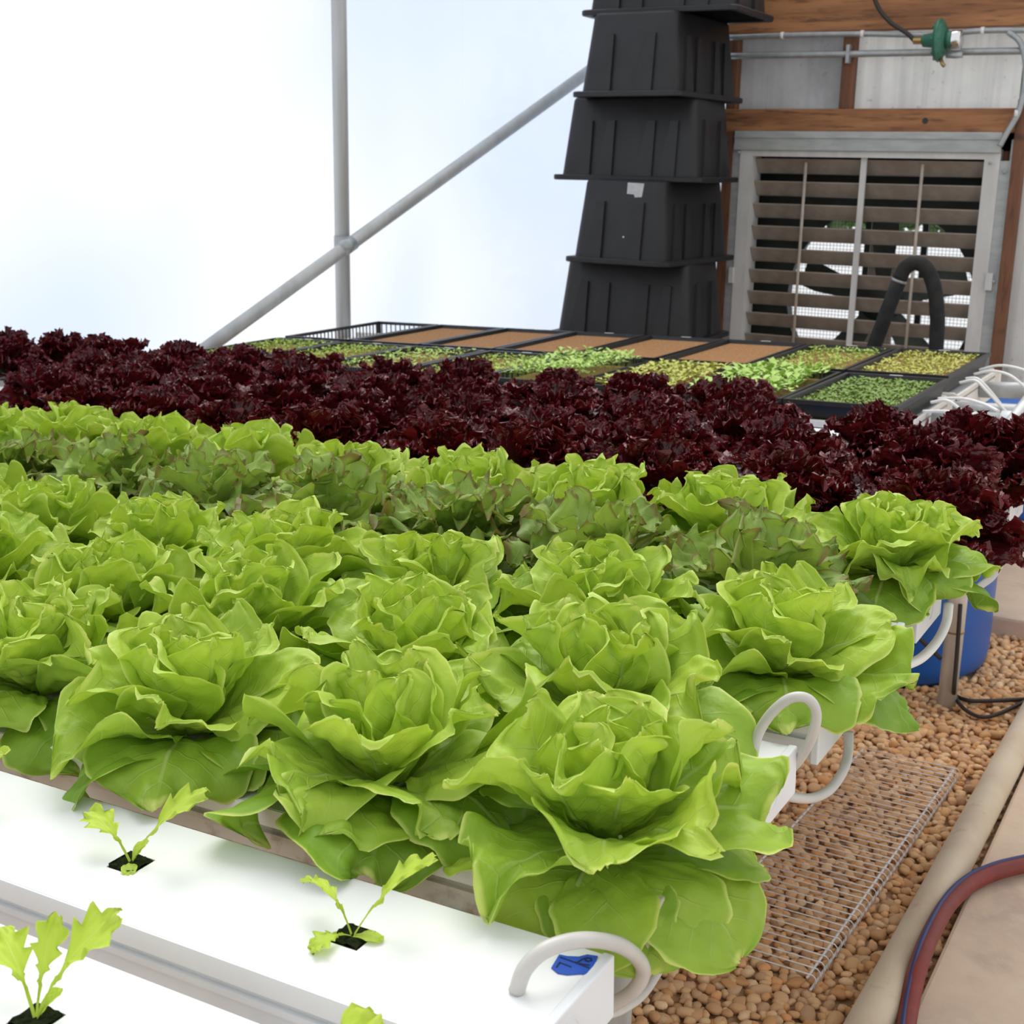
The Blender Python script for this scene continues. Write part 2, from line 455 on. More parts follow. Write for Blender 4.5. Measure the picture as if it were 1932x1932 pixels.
M.box(x0 - .06, x1 + .068, YE + .06, fy, zt + .05, zt + .058); M.box(x0 - .06, x1 + .068, YE + .06, fy, zbm - .08, zbm - .072)
M.build('housing', 'fan_dark', fan)
for k in range(5):
    an = 2 * math.pi * k / 5 + .35; M = MB(); pr = []
    for (r, h, tw) in ((.07, .03, .5), (.17, .045, .4), (.28, .06, .3), (.345, .055, .25)):
        for s in (-1, 1):
            x, z, y = r, s * h, s * h * tw
            M.v.append((fc[0] + x * math.cos(an) - z * math.sin(an), fy + .07 + y, fc[2] + x * math.sin(an) + z * math.cos(an)))
    n = len(M.v); M.v += [(p[0], p[1] + .004, p[2]) for p in M.v]
    for i in range(3):
        a = 2 * i; M.f += [(a, a + 1, a + 3, a + 2), (n + a, n + a + 2, n + a + 3, n + a + 1), (a, a + 2, n + a + 2, n + a), (a + 1, n + a + 1, n + a + 3, a + 3)]
    M.f += [(0, n, n + 1, 1), (6, 7, n + 7, n + 6)]
    M.build('blade', 'fan_blade', fan)
MB().lathe([(.02, -.06), (.075, -.05), (.08, .0), (.08, .10), (.05, .13)], 20, (fc[0], fy + .06, fc[2]), 'y').build('motor', 'fan_dark', fan, True)
for (ax_, o2) in (('z', -.10), ('z', .13), ('x', -.03)):
    if ax_ == 'z': box('strut', 'fan_dark', fc[0] + o2 - .011, fc[0] + o2 + .011, fy + .15, fy + .165, fc[2] - .5, fc[2] + .5, fan)
    else: box('strut', 'fan_dark', fc[0] - .5, fc[0] + .5, fy + .15, fy + .165, fc[2] + o2 - .009, fc[2] + o2 + .009, fan)
M = MB(); gy = fy + .22
for k in range(-36, 37):
    t = k * .0145
    M.box(fc[0] + t - .0007, fc[0] + t + .0007, gy, gy + .0015, fc[2] - .5, fc[2] + .5)
    M.box(fc[0] - .52, fc[0] + .52, gy + .0015, gy + .003, fc[2] + t - .0007, fc[2] + t + .0007)
g = M.build('guard_mesh', 'fan_dark', fan); g['kind'] = 'stuff'

# ------------------------------------------------------------------ pipes, conduit and regulator on the end wall
def on_wall(px, py, off): return at_y(px, py, YE - off)
def conduit(name, label, pts, r, mat, off, clips=(), cat='conduit', rot=0):
    t = thing(name, label, cat, on_wall(*pts[len(pts) // 2], off))
    o = Vector(t.location)
    path = smooth_path([on_wall(px, py, off) - o for (px, py) in pts], 8)
    MB().tube(path, r, 12).build('pipe', mat, t, True)
    for (px, py, vert) in clips:
        p = on_wall(px, py, off) - o
        if vert: MB().box(p[0] - .006, p[0] + .006, p[1] - r - .003, p[1] + .03, p[2] - r * 2.6, p[2] + r * 2.6).build('clip', 'galvanised', t)
        else: MB().tube([p + Vector((-.006, 0, 0)), p + Vector((.006, 0, 0))], r * 1.28, 12).build('clip', 'tube_white', t, True)
    return t
conduit('electrical_conduit', 'upper grey conduit clipped under the wooden header beam', [(1375, 71), (1475, 67), (1626, 64), (1760, 66), (1850, 58), (1960, 57)], .0105, 'galvanised', .075,
        [(1476, 67, 0), (1627, 64, 0), (1854, 58, 0)])
conduit('galvanised_pipe', 'lower galvanised pipe running across the two wall panels', [(1370, 106), (1600, 102), (1760, 99), (1940, 96)], .0125, 'galvanised', .07, [(1601, 102, 1)], cat='pipe')
conduit('flexible_conduit', 'grey flexible conduit curving down beside the shutter at right', [(1902, 60), (1925, 80), (1935, 120), (1932, 170), (1920, 215), (1900, 250), (1886, 276)], .0105, 'galvanised', .085, [(1918, 214, 0)])
reg = thing('gas_regulator', 'green gas regulator with chrome cap in front of the wall panels', 'regulator', on_wall(1772, 76, .14))
s = .0024
MB().lathe([(.010, -.062), (.022, -.055), (.026, -.02), (.034, -.016), (.034, -.002)], 20, (0, 0, 0), 'x').build('inlet_body', 'reg_green', reg, True)
MB().lathe([(.05, -.012), (.068, -.010), (.070, -.002), (.074, -.001), (.074, .003), (.070, .004), (.066, .012), (.045, .024)], 28, (0, 0, 0), 'x').build('diaphragm_housing', 'reg_green', reg, True)
MB().lathe([(.030, .02), (.030, .045), (.028, .048)], 20, (0, 0, 0), 'x').build('bonnet', 'reg_green', reg, True)
MB().lathe([(.031, .044), (.033, .047), (.033, .075), (.030, .078)], 20, (0, 0, 0), 'x').build('cap', 'chrome', reg, True)
MB().lathe([(.012, -.090), (.012, -.062)], 8, (0, 0, 0), 'x').build('fitting', 'brass', reg)
MB().tube([(.03, 0, -.05), (.06, 0, -.052), (.085, 0, -.050)], .011, 10).build('outlet', 'galvanised', reg, True)
MB().tube([(.012, -.01, -.06), (.022, -.012, -.082), (.030, -.014, -.088)], .007, 8).build('vent_spout', 'brass', reg, True)
for k in range(8):
    an = k * math.pi / 4
    MB().lathe([(.005, -.016), (.005, .014)], 6, (0, .063 * math.cos(an), .063 * math.sin(an)), 'x').build('screw', 'reg_green', reg)
p = [on_wall(1640, -40, .12), on_wall(1655, 10, .12), on_wall(1680, 42, .13), on_wall(1710, 62, .14), Vector(reg.location) + Vector((-.085, 0, 0))]
o = Vector(p[2]); hs = MB().tube([q - Vector(p[2]) if isinstance(q, Vector) else Vector(q) - o for q in [Vector(x) for x in smooth_path(p, 8)]], .008, 10).build('gas_hose', 'black_cable', None, True, loc=tuple(o))
tag(hs, 'thin black gas hose hanging from above to the green regulator', 'hose')

# ------------------------------------------------------------------ side wall pole and diagonal brace
base = at_x(648, 610, XS + .27)
pole = thing('support_pole', 'upright grey metal pole standing against the white film wall', 'pole', (XS + .27, base[1], 0))
MB().tube([(0, 0, 0), (0, 0, 3.0)], .0275, 20).build('tube', 'pole_metal', pole, True)
pz = at_y(655, 463, base[1] - .04)
MB().tube([(0, 0, pz[2] - .03), (0, 0, pz[2] + .03)], .0305, 20).build('clamp', 'galvanised', pole, True)
b0 = at_x(330, 700, XS + .12); b1 = at_y(1120, 128, YE - .08)
bm = at_y(655, 465, base[1] - .06)
br = thing('brace_bar', 'diagonal grey metal brace crossing the upright pole on the film wall', 'brace', tuple(bm))
d0 = (Vector(bm) - Vector(b1)).normalized()
MB().tube([Vector(b1) - Vector(bm), (0, 0, 0), d0 * .80], .0245, 18).build('tube', 'pole_metal', br, True)
MB().tube([d0 * -.03, d0 * .03], .0275, 18).build('clamp', 'galvanised', br, True)

# ------------------------------------------------------------------ trees outside, seen through the film and the shutter
def tree(loc, crown, n, size, label, seed):
    r = np.random.default_rng(seed)
    t = thing('tree', label, 'tree', loc, group=None)
    cx, cy, cz2, rx, ry, rz = crown
    MB().tube([(0, 0, -1.0), (.05, 0, cz2 * .5), (cx * .5, cy, cz2)], [.14, .10, .04], 10).build('trunk', 'tree_bark', t, True)
    v, f = [], []
    d = r.normal(size=(n, 3)); d /= np.linalg.norm(d, axis=1)[:, None]; d *= (r.random(n) ** .4)[:, None]
    for k in range(n):
        c = np.array([cx, cy, cz2]) + d[k] * np.array([rx, ry, rz])
        a = r.normal(size=3); a /= np.linalg.norm(a); bb = np.cross(a, r.normal(size=3)); bb /= np.linalg.norm(bb)
        q = len(v); sz = size * (.6 + .8 * r.random()); nn = np.cross(a, bb) * sz * .15
        v += [c - a * sz, c + bb * sz * .45 + nn, c + a * sz, c - bb * sz * .45 + nn]; f += [(q, q + 1, q + 2), (q, q + 2, q + 3)]
    g = link('foliage', new_mesh('foliage', v, f, 'tree_leaf'), t); g['kind'] = 'stuff'
    return t
tp = at_y(1660, 400, 9.0)
tree((tp[0], 9.0, -.5), (0, 0, tp[2] + .5 + .42, 1.6, .8, .55), 5200, .10, 'dark green leafy tree outside beyond the exhaust fan', 3)
tq = at_y(1015, 330, 8.2)
tree((tq[0], 8.2, -.5), (0, 0, 1.55, .42, .4, 1.1), 420, .09, 'sparse pale tree outside showing faintly through the end film', 5)

# ------------------------------------------------------------------ stack of black totes
TB = []
def tote_mesh(wl, ws, h):
    def ring(a, b_, z, r, n=5):
        pts = []
        for (sx, sy, a0) in ((1, 1, 0), (-1, 1, 90), (-1, -1, 180), (1, -1, 270)):
            for k in range(n):
                an = math.radians(a0 + 90 * k / (n - 1))
                pts.append((sx * (a / 2 - r) + r * math.cos(an), sy * (b_ / 2 - r) + r * math.sin(an), z))
        return pts
    return ring
def tote(name, loc, rz, label, wl=.60, ws=.44, h=.290, tape=None):
    t = thing(name, label, 'tote', loc, (0, 0, rz), group='stacked black totes')
    ring = tote_mesh(wl, ws, h)
    tp_, rm = .055, .028
    rings = [ring(wl - .05, ws - .05, .002, .03), ring(wl - .006, ws - .006, .0, .03), ring(wl, ws, .003, .03), ring(wl, ws, .017, .03), ring(wl - .006, ws - .006, .020, .03), ring(wl - .05, ws - .05, .020, .03)]
    M = MB(); n = 20
    for rg in rings: M.v += rg
    for i in range(5):
        for k in range(n):
            k2 = (k + 1) % n; M.f.append((i * n + k, i * n + k2, (i + 1) * n + k2, (i + 1) * n + k))
    M.build('rim', 'black_tote', t, False)
    bl, bs = wl - .05, ws - .05
    M = MB()
    rs = [ring(bl, bs, .014, .03), ring(bl - tp_, bs - tp_, h - .012, .03), ring(bl - tp_ - .01, bs - tp_ - .01, h - .003, .028), ring(bl - tp_ - .03, bs - tp_ - .03, h, .02)]
    for rg in rs: M.v += rg
    for i in range(3):
        for k in range(n):
            k2 = (k + 1) % n; M.f.append((i * n + k, i * n + k2, (i + 1) * n + k2, (i + 1) * n + k))
    M.f.append(tuple(3 * n + k for k in range(n)))
    M.build('body', 'black_tote', t, True)
    # raised wedge ribs on the sloping sides: each rib stands proud of the wall
    def rib(cx, side, w, zt_, dirn):
        # side: 0 long side -y, 1 long side +y, 2 short side +x, 3 short side -x
        M = MB(); zb = .018; half = (bs if side < 2 else bl) / 2
        sl = tp_ / 2 / (h - .026)
        def P(a, z, out):
            r_ = half - sl * (z - .014) + out
            if side == 0: return (a, -r_, z)
            if side == 1: return (-a, r_, z)
            if side == 2: return (r_, a, z)
            return (-r_, -a, z)
        q = [(cx - w * .85, zb), (cx + w * .5, zb), (cx + w * .5, zt_), (cx - w * .1, zt_)]
        if dirn < 0: q = [(2 * cx - a, z) for a, z in q][::-1]
        outs = None
        M.v = [P(a, z, -.004) for a, z in q] + [P(a, z, .010) for a, z in q]
        M.f = [(4, 5, 6, 7), (0, 1, 5, 4), (1, 2, 6, 5), (2, 3, 7, 6), (3, 0, 4, 7)]
        M.build('rib', 'black_tote', t)
    for side in (0, 1):
        for cx in (-.175, -.085, .075, .165): rib(cx, side, .050, h * .72, 1)
    for side in (2, 3):
        for cx in (-.095, .07): rib(cx, side, .056, h * .74, 1)
    if tape is not None:
        M = MB(); M.v = []
        sl = tp_ / 2 / (h - .026); half = bl / 2
        def Q(a, z): return (-(half - sl * (z - .014)) - .002, -a, z)
        q = [(tape, h - .05), (tape + .03, h - .052), (tape + .034, h - .062), (tape + .062, h - .06), (tape + .068, h - .012), (tape, h - .010)]
        M.v = [Q(a, z) for a, z in q] + [(a + .003, y, z) for a, y, z in [Q(a, z) for a, z in q]]
        M.f = [(0, 1, 2, 3, 4, 5)] + [(i, (i + 1) % 6, 6 + (i + 1) % 6, 6 + i) for i in range(6)]
        M.build('tape_patch', 'tape_grey', t)
        for (a, z) in ((.02, .10), (.05, .085), (.045, .115), (.055, .078), (.07, .082)):
            q0 = Q(a, z); MB().lathe([(.0032, -.001), (.0032, .002), (.001, .0025)], 6, (q0[0] + .001, q0[1], q0[2]), 'x').build('paint_speck', 'white_pvc', t)
    return t
TY = 4.80
tz = [.447, .741, 1.040, 1.335, 1.622, 1.92]
spec = [(-2.155, 0.04, None, 'lowest visible black tote of the stack, upside down, standing just behind the trays'),
        (-2.12, math.pi / 2 - .07, .02, 'upside down black tote with a grey tape patch and white specks, second from bottom'),
        (-2.155, 0.03, None, 'middle black tote of the stack, upside down, broad side forward'),
        (-2.115, math.pi / 2 - .03, None, 'upside down black tote second from the top of the stack, narrow side forward'),
        (-2.055, 0.02, None, 'topmost black tote of the stack, cut off by the upper picture edge')]
plinth = structure(box('floor_plinth', 'stud_wood', -2.40, -1.88, TY - .17, TY + .17, 0, .449))
for i, (tx, rz, tape, lb) in enumerate(spec):
    t = tote('storage_tote', (tx, TY, tz[i]), rz, lb, tape=tape, h=tz[i + 1] - tz[i] + .006)

# ================================================================== GROWING CHANNELS
XE = -.315                     # aisle ends of the channels
CHW, CHH = .123, .042
ROWS = {'Z': .464, 'A': .6305, 'B': .812, 'C': 1.006, 'D': 1.20, 'E': 1.392, 'F': 1.585, 'G': 1.785, 'H': 1.985, 'I': 2.185, 'J': 2.385, 'K': 2.545}
HOLE0 = {'Z': -.384, 'A': -.474, 'B': -.375, 'C': -.474, 'D': -.378, 'E': -.470, 'F': -.365, 'G': -.345, 'H': -.43, 'I': -.345, 'J': -.46, 'K': -.40}
PITCH_X = .2032
RT = math.atan(SLOPE)
def channel(key, label, length, holes, lid='white_pvc', side='white_pvc_side', end='white_pvc_side', hs=.0125):
    # local frame: x runs along the channel (0 at the aisle end, negative away), z = 0 is the top surface
    yc = ROWS[key]
    t = thing('growing_channel', label, 'channel', (XE, yc, ch_z(XE)), (0, -RT, 0), group='white growing channels')
    hw = CHW / 2
    # lid: top sheet with square planting holes, folded skirts
    M = MB()
    xs = [0.0]
    for hx in sorted(holes, reverse=True): xs += [hx + hs, hx - hs]
    xs.append(-length)
    ys = [-hw, -hs, hs, hw]
    th = .0025
    for i in range(len(xs) - 1):
        for j in range(3):
            if i % 2 == 1 and j == 1: continue
            M.box(xs[i + 1], xs[i], ys[j], ys[j + 1], -th, 0)
    for s in (-1, 1):
        a, c = (hw - .002, hw + .0015) if s > 0 else (-hw - .0015, -hw + .002)
        M.box(-length, 0, a, c, -.016, -.0004)
    M.build('lid', lid, t)
    M = MB()
    for s in (-1, 1):
        y0, y1 = sorted((s * (hw - .006), s * (hw - .003)))
        M.box(-length, -.001, y0, y1, -CHH, -.012)
        y0, y1 = sorted((s * (hw - .004), s * (hw + .0015)))
        M.box(-length, -.001, y0, y1, -.027, -.022)
    M.box(-length, -.001, -hw + .004, hw - .004, -CHH, -CHH + .003)
    M.build('trough', side, t)
    cap = MB().box(-.004, .004, -hw - .003, hw + .003, -CHH - .003, .001).build('end_cap', end, t, bevel=.0015)
    MB().lathe([(.0135, 0), (.0135, .0006), (.0118, .0006), (.0118, .0001), (.0001, .0001)], 24, (.004, 0, -.021), 'x').build('embossed_disc', end, cap)
    return t
def holes_of(key, n): return [HOLE0[key] - PITCH_X * k - XE for k in range(n)]
channel('Z', 'white channel nearest the camera, cut off by the bottom left corner', 1.6, holes_of('Z', 5))
channel('A', 'white channel with two visible seedlings and blue tape at its end', 1.9, holes_of('A', 6))
channel('B', 'dirty white channel under the frontmost row of green lettuce', 2.2, holes_of('B', 6), end='dirty_pvc', side='dirty_pvc')
channel('C', 'white channel with square white end cap jutting out beside the foreground lettuce', 2.3, holes_of('C', 7))
channel('D', 'white channel under the third row of green lettuce from the front', 2.4, holes_of('D', 8))
channel('E', 'white channel under the bronze edged oakleaf lettuce row', 2.5, holes_of('E', 8))
channel('F', 'white channel under the butterhead row behind the oakleaf lettuce', 2.6, holes_of('F', 9))
for k, nm in (('G', 'frontmost'), ('H', 'second'), ('I', 'third'), ('J', 'hindmost')):
    channel(k, 'white channel under the %s row of dark red lettuce' % nm, 2.7, holes_of(k, 12))
channel('K', 'bare white channel between the dark red lettuce and the trays', 2.7, [])

# cross bars and legs of the channel bench
def leg(px, py, y, label, top, r=.017, mat='steel_leg'):
    q = at_y(px, py, y); t = thing('bench_leg', label, 'leg', (q[0], y, 0), group='bench legs')
    MB().tube([(0, 0, -.01), (0, 0, top)], r, 16).build('tube', mat, t, True)
    return t
legA = leg(1160, 1880, .93, 'grey steel bench leg behind the taped channel end', ch_z(-.42) - .055, .0155)
MB().box(-.016, .016, -.02, .02, ch_z(-.42) - .075, ch_z(-.42) - .052).build('saddle', 'dirty_pvc', legA)
pb = at_z(1785, 1335, 0)
legF = leg(1785, 1335, pb[1], 'upright grey steel post in front of the blue drum', ch_z(-.48) - .05, .0195, 'post_grey')
MB().tube([(0, 0, .17), (0, 0, .174)], .0205, 14).build('wire_tie', 'wire_rust', legF, True)
for (x, nm) in ((-.47, 'near the aisle ends'), (-1.25, 'farther left')):
    t = thing('cross_bar', 'white cross bar under the lettuce channels %s' % nm, 'bar', (x, 1.55, ch_z(x) - CHH - .024), group='cross bars')
    MB().box(-.016, .016, -1.25, 1.2, -.016, .018).build('rail', 'white_pvc_side', t, bevel=.002)
    MB().box(-.018, .018, -1.252, -1.246, -.018, .02).build('end_plug', 'white_pvc_side', t)

# feed tubes looping over the channel ends
def feed_tube(label, pts, r=.0052, mat='tube_grey', group=None):
    o = Vector(pts[0]); path = smooth_path([Vector(p) - o for p in pts], 10)
    ob = MB().tube(path, r, 12).build('feed_tube', mat, None, True, loc=tuple(o))
    return tag(ob, label, 'tube', group)
def P(px, py, y): return at_y(px, py, y)
zA = ch_z(-.33)
feed_tube('grey feed tube looping from the taped channel lid over its end',
          [P(974, 1871, .629), P(992, 1826, .633), P(1035, 1789, .645), P(1105, 1773, .670), P(1175, 1786, .70), P(1213, 1826, .735), P(1196, 1868, .75), P(1150, 1899, .76)], .0053)
feed_tube('grey feed tube hanging down beside the front lettuce channel end',
          [P(1266, 1748, .86), P(1258, 1785, .85), P(1240, 1830, .83), P(1210, 1875, .80), P(1175, 1900, .775), P(1150, 1910, .765)], .0046)
feed_tube('grey feed tube arching over the square white end cap',
          [P(1420, 1428, 1.03), P(1430, 1386, 1.03), P(1455, 1346, 1.032), P(1490, 1318, 1.036), P(1523, 1318, 1.042), P(1540, 1345, 1.05), P(1532, 1390, 1.06), P(1510, 1430, 1.072), P(1488, 1455, 1.08)], .0046)
feed_tube('pale feed tube curving down over the wire rack beside the lettuce',
          [P(1601, 1380, 1.20), P(1600, 1420, 1.19), P(1590, 1455, 1.17), P(1565, 1490, 1.15), P(1530, 1506, 1.13), P(1490, 1503, 1.10), P(1470, 1492, 1.09)], .0048)
feed_tube('white feed tube hooked over the channel beside the rearmost butterhead',
          [P(1665, 1135, 1.56), P(1672, 1112, 1.57), P(1684, 1094, 1.60), P(1697, 1088, 1.63), P(1703, 1100, 1.65), P(1698, 1125, 1.66), P(1690, 1140, 1.66)], .0062, 'tube_white')
feed_tube('white feed tube sweeping down in front of the blue drum',
          [P(1790, 1140, 1.66), P(1785, 1175, 1.64), P(1768, 1210, 1.60), P(1740, 1240, 1.56), P(1710, 1255, 1.52), P(1690, 1262, 1.50)], .006, 'tube_white')
feed_tube('thin white feed tube curving from red lettuce end past the drum',
          [P(1893, 1040, 1.95), P(1888, 1062, 1.94), P(1872, 1088, 1.92), P(1850, 1105, 1.90), P(1830, 1120, 1.88)], .0052, 'tube_grey')
q = P(1890, 1055, 2.02)
st = thing('pvc_stub', 'short white pipe stub hanging under the red lettuce end', 'pipe', tuple(q))
MB().tube([(.010, 0, .05), (-.005, 0, -.018)], .0062, 14).build('tube', 'white_pvc', st, True)

# blue tape with handwriting on the taped channel
tb = thing('tape_label', 'torn strip of blue tape with handwritten figures on white channel lid', 'tape', tuple(Vector((-.3425, .6645, ch_z(-.3425) + .0006))), (0, -RT, 0))
def onlid(px, py):
    d = _ray(px, py); t_ = (-.4873) / (d[2] - SLOPE * d[0]); return np.array([d[0] * t_, d[1] * t_])
org = np.array([-.3425, .6645])
outl = [(1040, 1828), (1055, 1803), (1070, 1806), (1092, 1807), (1108, 1803), (1128, 1806), (1120, 1825), (1111, 1841), (1095, 1839), (1070, 1841), (1052, 1838)]
pts = [onlid(*q) - org for q in outl]
M = MB(); n = len(pts)
M.v = [(p[0], p[1], .0004) for p in pts] + [(p[0], p[1], -.0003) for p in pts]
M.f = [tuple(range(n))[::-1]] + [(i, (i + 1) % n, n + (i + 1) % n, n + i) for i in range(n)]
M.build('strip', 'tape_blue', tb)
def stroke(name, pl):
    pl = [onlid(*q) - org for q in pl]; M = MB(); w = .00055
    for a, c in zip(pl[:-1], pl[1:]):
        d = c - a; d = d / np.linalg.norm(d); nn = np.array([-d[1], d[0]]) * w; a = a - d * w * .6; c = c + d * w * .6
        k = len(M.v); M.v += [(a[0] + nn[0], a[1] + nn[1], .0007), (a[0] - nn[0], a[1] - nn[1], .0007), (c[0] - nn[0], c[1] - nn[1], .0007), (c[0] + nn[0], c[1] + nn[1], .0007)]
        M.f.append((k, k + 1, k + 2, k + 3))
    M.build(name, 'ink', tb)
stroke('digit', [(1050, 1828), (1056, 1819), (1077, 1827)])
stroke('slash', [(1057, 1809), (1080, 1817), (1111, 1829)])
stroke('digit', [(1085, 1818), (1098, 1822), (1112, 1824)])
stroke('digit', [(1090, 1818), (1100, 1812), (1108, 1810), (1115, 1811), (1116, 1815), (1110, 1817), (1104, 1815), (1106, 1812)])

# ================================================================== LETTUCE
def leaf_mesh(name, mat, L, W, el0, el1, bp, cup, cup_tip, ruf, rn, seed, nu, nv, kind, age, az, r0, z0, twist=0., roll=0., teeth=0., blister=.0015, fold=0.):
    r = np.random.default_rng(seed)
    v = np.linspace(0, 1, nv); u = np.linspace(-1, 1, nu)
    if kind == 'butter': v = 1 - (1 - v) ** 1.35
    if kind in ('red', 'oak'): u = np.sign(u) * np.abs(u) ** .7; v = 1 - (1 - v) ** 1.25
    th = el0 + (el1 - el0) * v ** bp
    dv = np.diff(v) * L
    cx = np.concatenate([[0], np.cumsum(np.cos((th[1:] + th[:-1]) / 2) * dv)])
    cz = np.concatenate([[0], np.cumsum(np.sin((th[1:] + th[:-1]) / 2) * dv)])
    ss = lambda a, b_, x: (lambda t: t * t * (3 - 2 * t))(np.clip((x - a) / (b_ - a), 0, 1))
    if kind == 'butter':
        w = W * (.30 + .70 * ss(0, .5, v)) * np.sqrt(np.clip(1 - (np.clip(v - .55, 0, 1) / .455) ** 2.2, .02, 1))
    elif kind == 'oak':
        w = W * (.16 + .84 * ss(.05, .75, v)) * np.sqrt(np.clip(1 - (np.clip(v - .70, 0, 1) / .315) ** 2.2, .05, 1))
    elif kind == 'red':
        w = W * (.14 + .86 * ss(.0, .62, v)) * np.sqrt(np.clip(1 - (np.clip(v - .62, 0, 1) / .40) ** 2.4, .08, 1))
    else:
        w = W * (.07 + .93 * ss(.30, .72, v)) * np.sqrt(np.clip(1 - (np.clip(v - .70, 0, 1) / .31) ** 2.0, .04, 1))
    U, V = np.meshgrid(u, v); Wd = w[:, None]; TH = th[:, None]
    mang = np.arctan2(U * (Wd / W + .05), V - .42)
    tipd = ss(.55, 1.0, V)
    e = np.clip(np.maximum(np.abs(U) * ss(.05, .4, V), tipd * (1 - .15 * U * U)), 0, 1)
    lob = np.ones_like(U)
    if kind == 'oak':
        k = 4.3; ph = r.uniform(0, 6.28, 2)
        for s in (0, 1):
            m = (U > 0) if s else (U <= 0)
            lob = np.where(m, 1 - .42 * ss(.2, .4, V) * (np.abs(U) ** 2) * (.5 + .5 * np.cos(2 * np.pi * k * V + ph[s])), lob)
    if kind == 'seed':
        ph = r.uniform(0, 6.28, 2)
        for s in (0, 1):
            m = (U > 0) if s else (U <= 0); saw = np.mod(5.2 * V + ph[s] / 6.28, 1.0)
            lob = np.where(m, 1 - .62 * ss(.25, .45, V) * (np.abs(U) ** 1.5) * (1 - saw) ** 1.0, lob)
    tooth = 1 + teeth * (np.abs(U) ** 6) * np.sin(mang * 26 + r.uniform(0, 6.28)) * r.uniform(.6, 1.3, U.shape)
    s_ = U * Wd * lob * tooth
    cupv = cup + (cup_tip - cup) * V
    ph_ = cupv * s_ / W
    small = np.abs(cupv) < .05
    Rr = np.where(small, 1.0, W / np.where(small, 1, cupv))
    yl = np.where(small, s_, Rr * np.sin(ph_)); nl = np.where(small, 0, Rr * (1 - np.cos(ph_)))
    a = r.uniform(0, 6.28, 8)
    ru = np.sin(rn * mang + a[0]) + .55 * np.sin(rn * 1.9 * mang + a[1]) + .3 * np.sin(rn * 3.3 * mang + a[2])
    if kind == 'red': ru = ru * .8 + .75 * np.sin(rn * 2.9 * mang + a[6]) * np.cos(7 * V + a[7]) + .22 * r.normal(size=U.shape)
    if kind == 'butter': ru = ru + .12 * e ** 3 * np.sin(rn * 6.1 * mang + a[6])
    dn = ruf * e ** 2.6 * ru
    dt = .6 * ruf * e ** 3 * np.cos(rn * 1.3 * mang + a[3])
    bl = blister * (np.sin(U * 9 + a[4] + 4 * V) * np.sin(V * 23 + a[5] + 3 * U) + .6 * np.sin(U * 17 - V * 13 + a[7]))
    dn = dn + bl * ss(0, .3, V) - roll * e ** 5 + fold * np.abs(U) * Wd
    if teeth and tipd is not None:
        dt = dt + teeth * .10 * L * tipd ** 4 * np.sin(U * 21 + a[6])
    nl = nl + dn
    # twist about the midrib
    tw = twist * V
    yl2 = yl * np.cos(tw) - nl * np.sin(tw); nl2 = yl * np.sin(tw) + nl * np.cos(tw)
    X = r0 + cx[:, None] + np.cos(TH) * dt - np.sin(TH) * nl2
    Z = z0 + cz[:, None] + np.sin(TH) * dt + np.cos(TH) * nl2
    Y = yl2 + .25 * dt
    ca, sa = math.cos(az), math.sin(az)
    P_ = np.stack([X * ca - Y * sa, X * sa + Y * ca, Z], -1).reshape(-1, 3)
    ii = np.arange((nv - 1) * (nu - 1)); i0 = ii // (nu - 1); j0 = ii % (nu - 1); q0 = i0 * nu + j0
    F = np.stack([q0, q0 + 1, q0 + nu + 1, q0 + nu], 1)
    me = bpy.data.meshes.new(name)
    me.vertices.add(len(P_)); me.vertices.foreach_set('co', P_.astype(np.float32).ravel())
    me.loops.add(F.size); me.loops.foreach_set('vertex_index', F.astype(np.int32).ravel())
    me.polygons.add(len(F)); me.polygons.foreach_set('loop_start', (np.arange(len(F)) * 4).astype(np.int32))
    me.polygons.foreach_set('use_smooth', np.ones(len(F), bool))
    at = me.attributes.new('leaf', 'FLOAT_COLOR', 'POINT')
    colr = np.stack([U * .5 + .5, V, e, np.full_like(U, age)], -1).astype(np.float32)
    at.data.foreach_set('color', colr.ravel())
    me.materials.append(MATS[mat]); me.update(calc_edges=True); me.validate()
    return me

GOLD = math.radians(137.5)
def butter_variant(seed, n=28, nu=31, nv=29, scale=1.0):
    r = np.random.default_rng(seed); out = []
    for i in range(n):
        t = i / (n - 1)                             # 0 outermost, 1 heart
        J = lambda a: r.uniform(-a, a)
        L = (.128 - .050 * t ** 1.4) * scale * (1 + J(.08))
        W = (.064 - .030 * t ** 1.6) * scale * (1 + J(.10))
        el0 = math.radians(6 + 62 * t ** .9 + J(7))
        if t < .24: el0 += math.radians(9); el1 = math.radians(-72 + J(20)); bp = 1.7
        elif t < .52: el1 = math.radians(-25 + 62 * (t - .24) / .28 + J(24)); bp = 1.25
        elif t < .82: el1 = math.radians(42 + 45 * (t - .52) / .3 + J(20)); bp = 1.2
        else: el1 = math.radians(98 + J(20)); bp = 1.3
        cup = (.15 + .95 * min(1, t * 1.7)) * (1 + J(.4)); cup_tip = cup * (.5 + J(.7)) - (.6 if t < .25 else 0)
        ruf = (.0060 + .0075 * math.sin(math.pi * min(1, t * 1.05 + .05))) * (1 + J(.45)) * scale
        rn = r.uniform(1.8, 4.2)
        age = max(0., min(1., .95 - 1.5 * t + J(.10))) if t < .45 else max(0, .30 - .25 * t + J(.14))
        out.append(leaf_mesh('leaf', 'butter_leaf', L, W, el0, el1, bp, cup, cup_tip, ruf, rn, seed * 100 + i, nu, nv, 'butter', age,
                             i * GOLD + J(.3), .012 * (1 - t) + .004, .007 + .018 * t, twist=J(.7), roll=.010 * r.random() ** 1.5 * (1 if .15 < t < .9 else .2),
                             teeth=.02, blister=.0014, fold=0.))
    return out
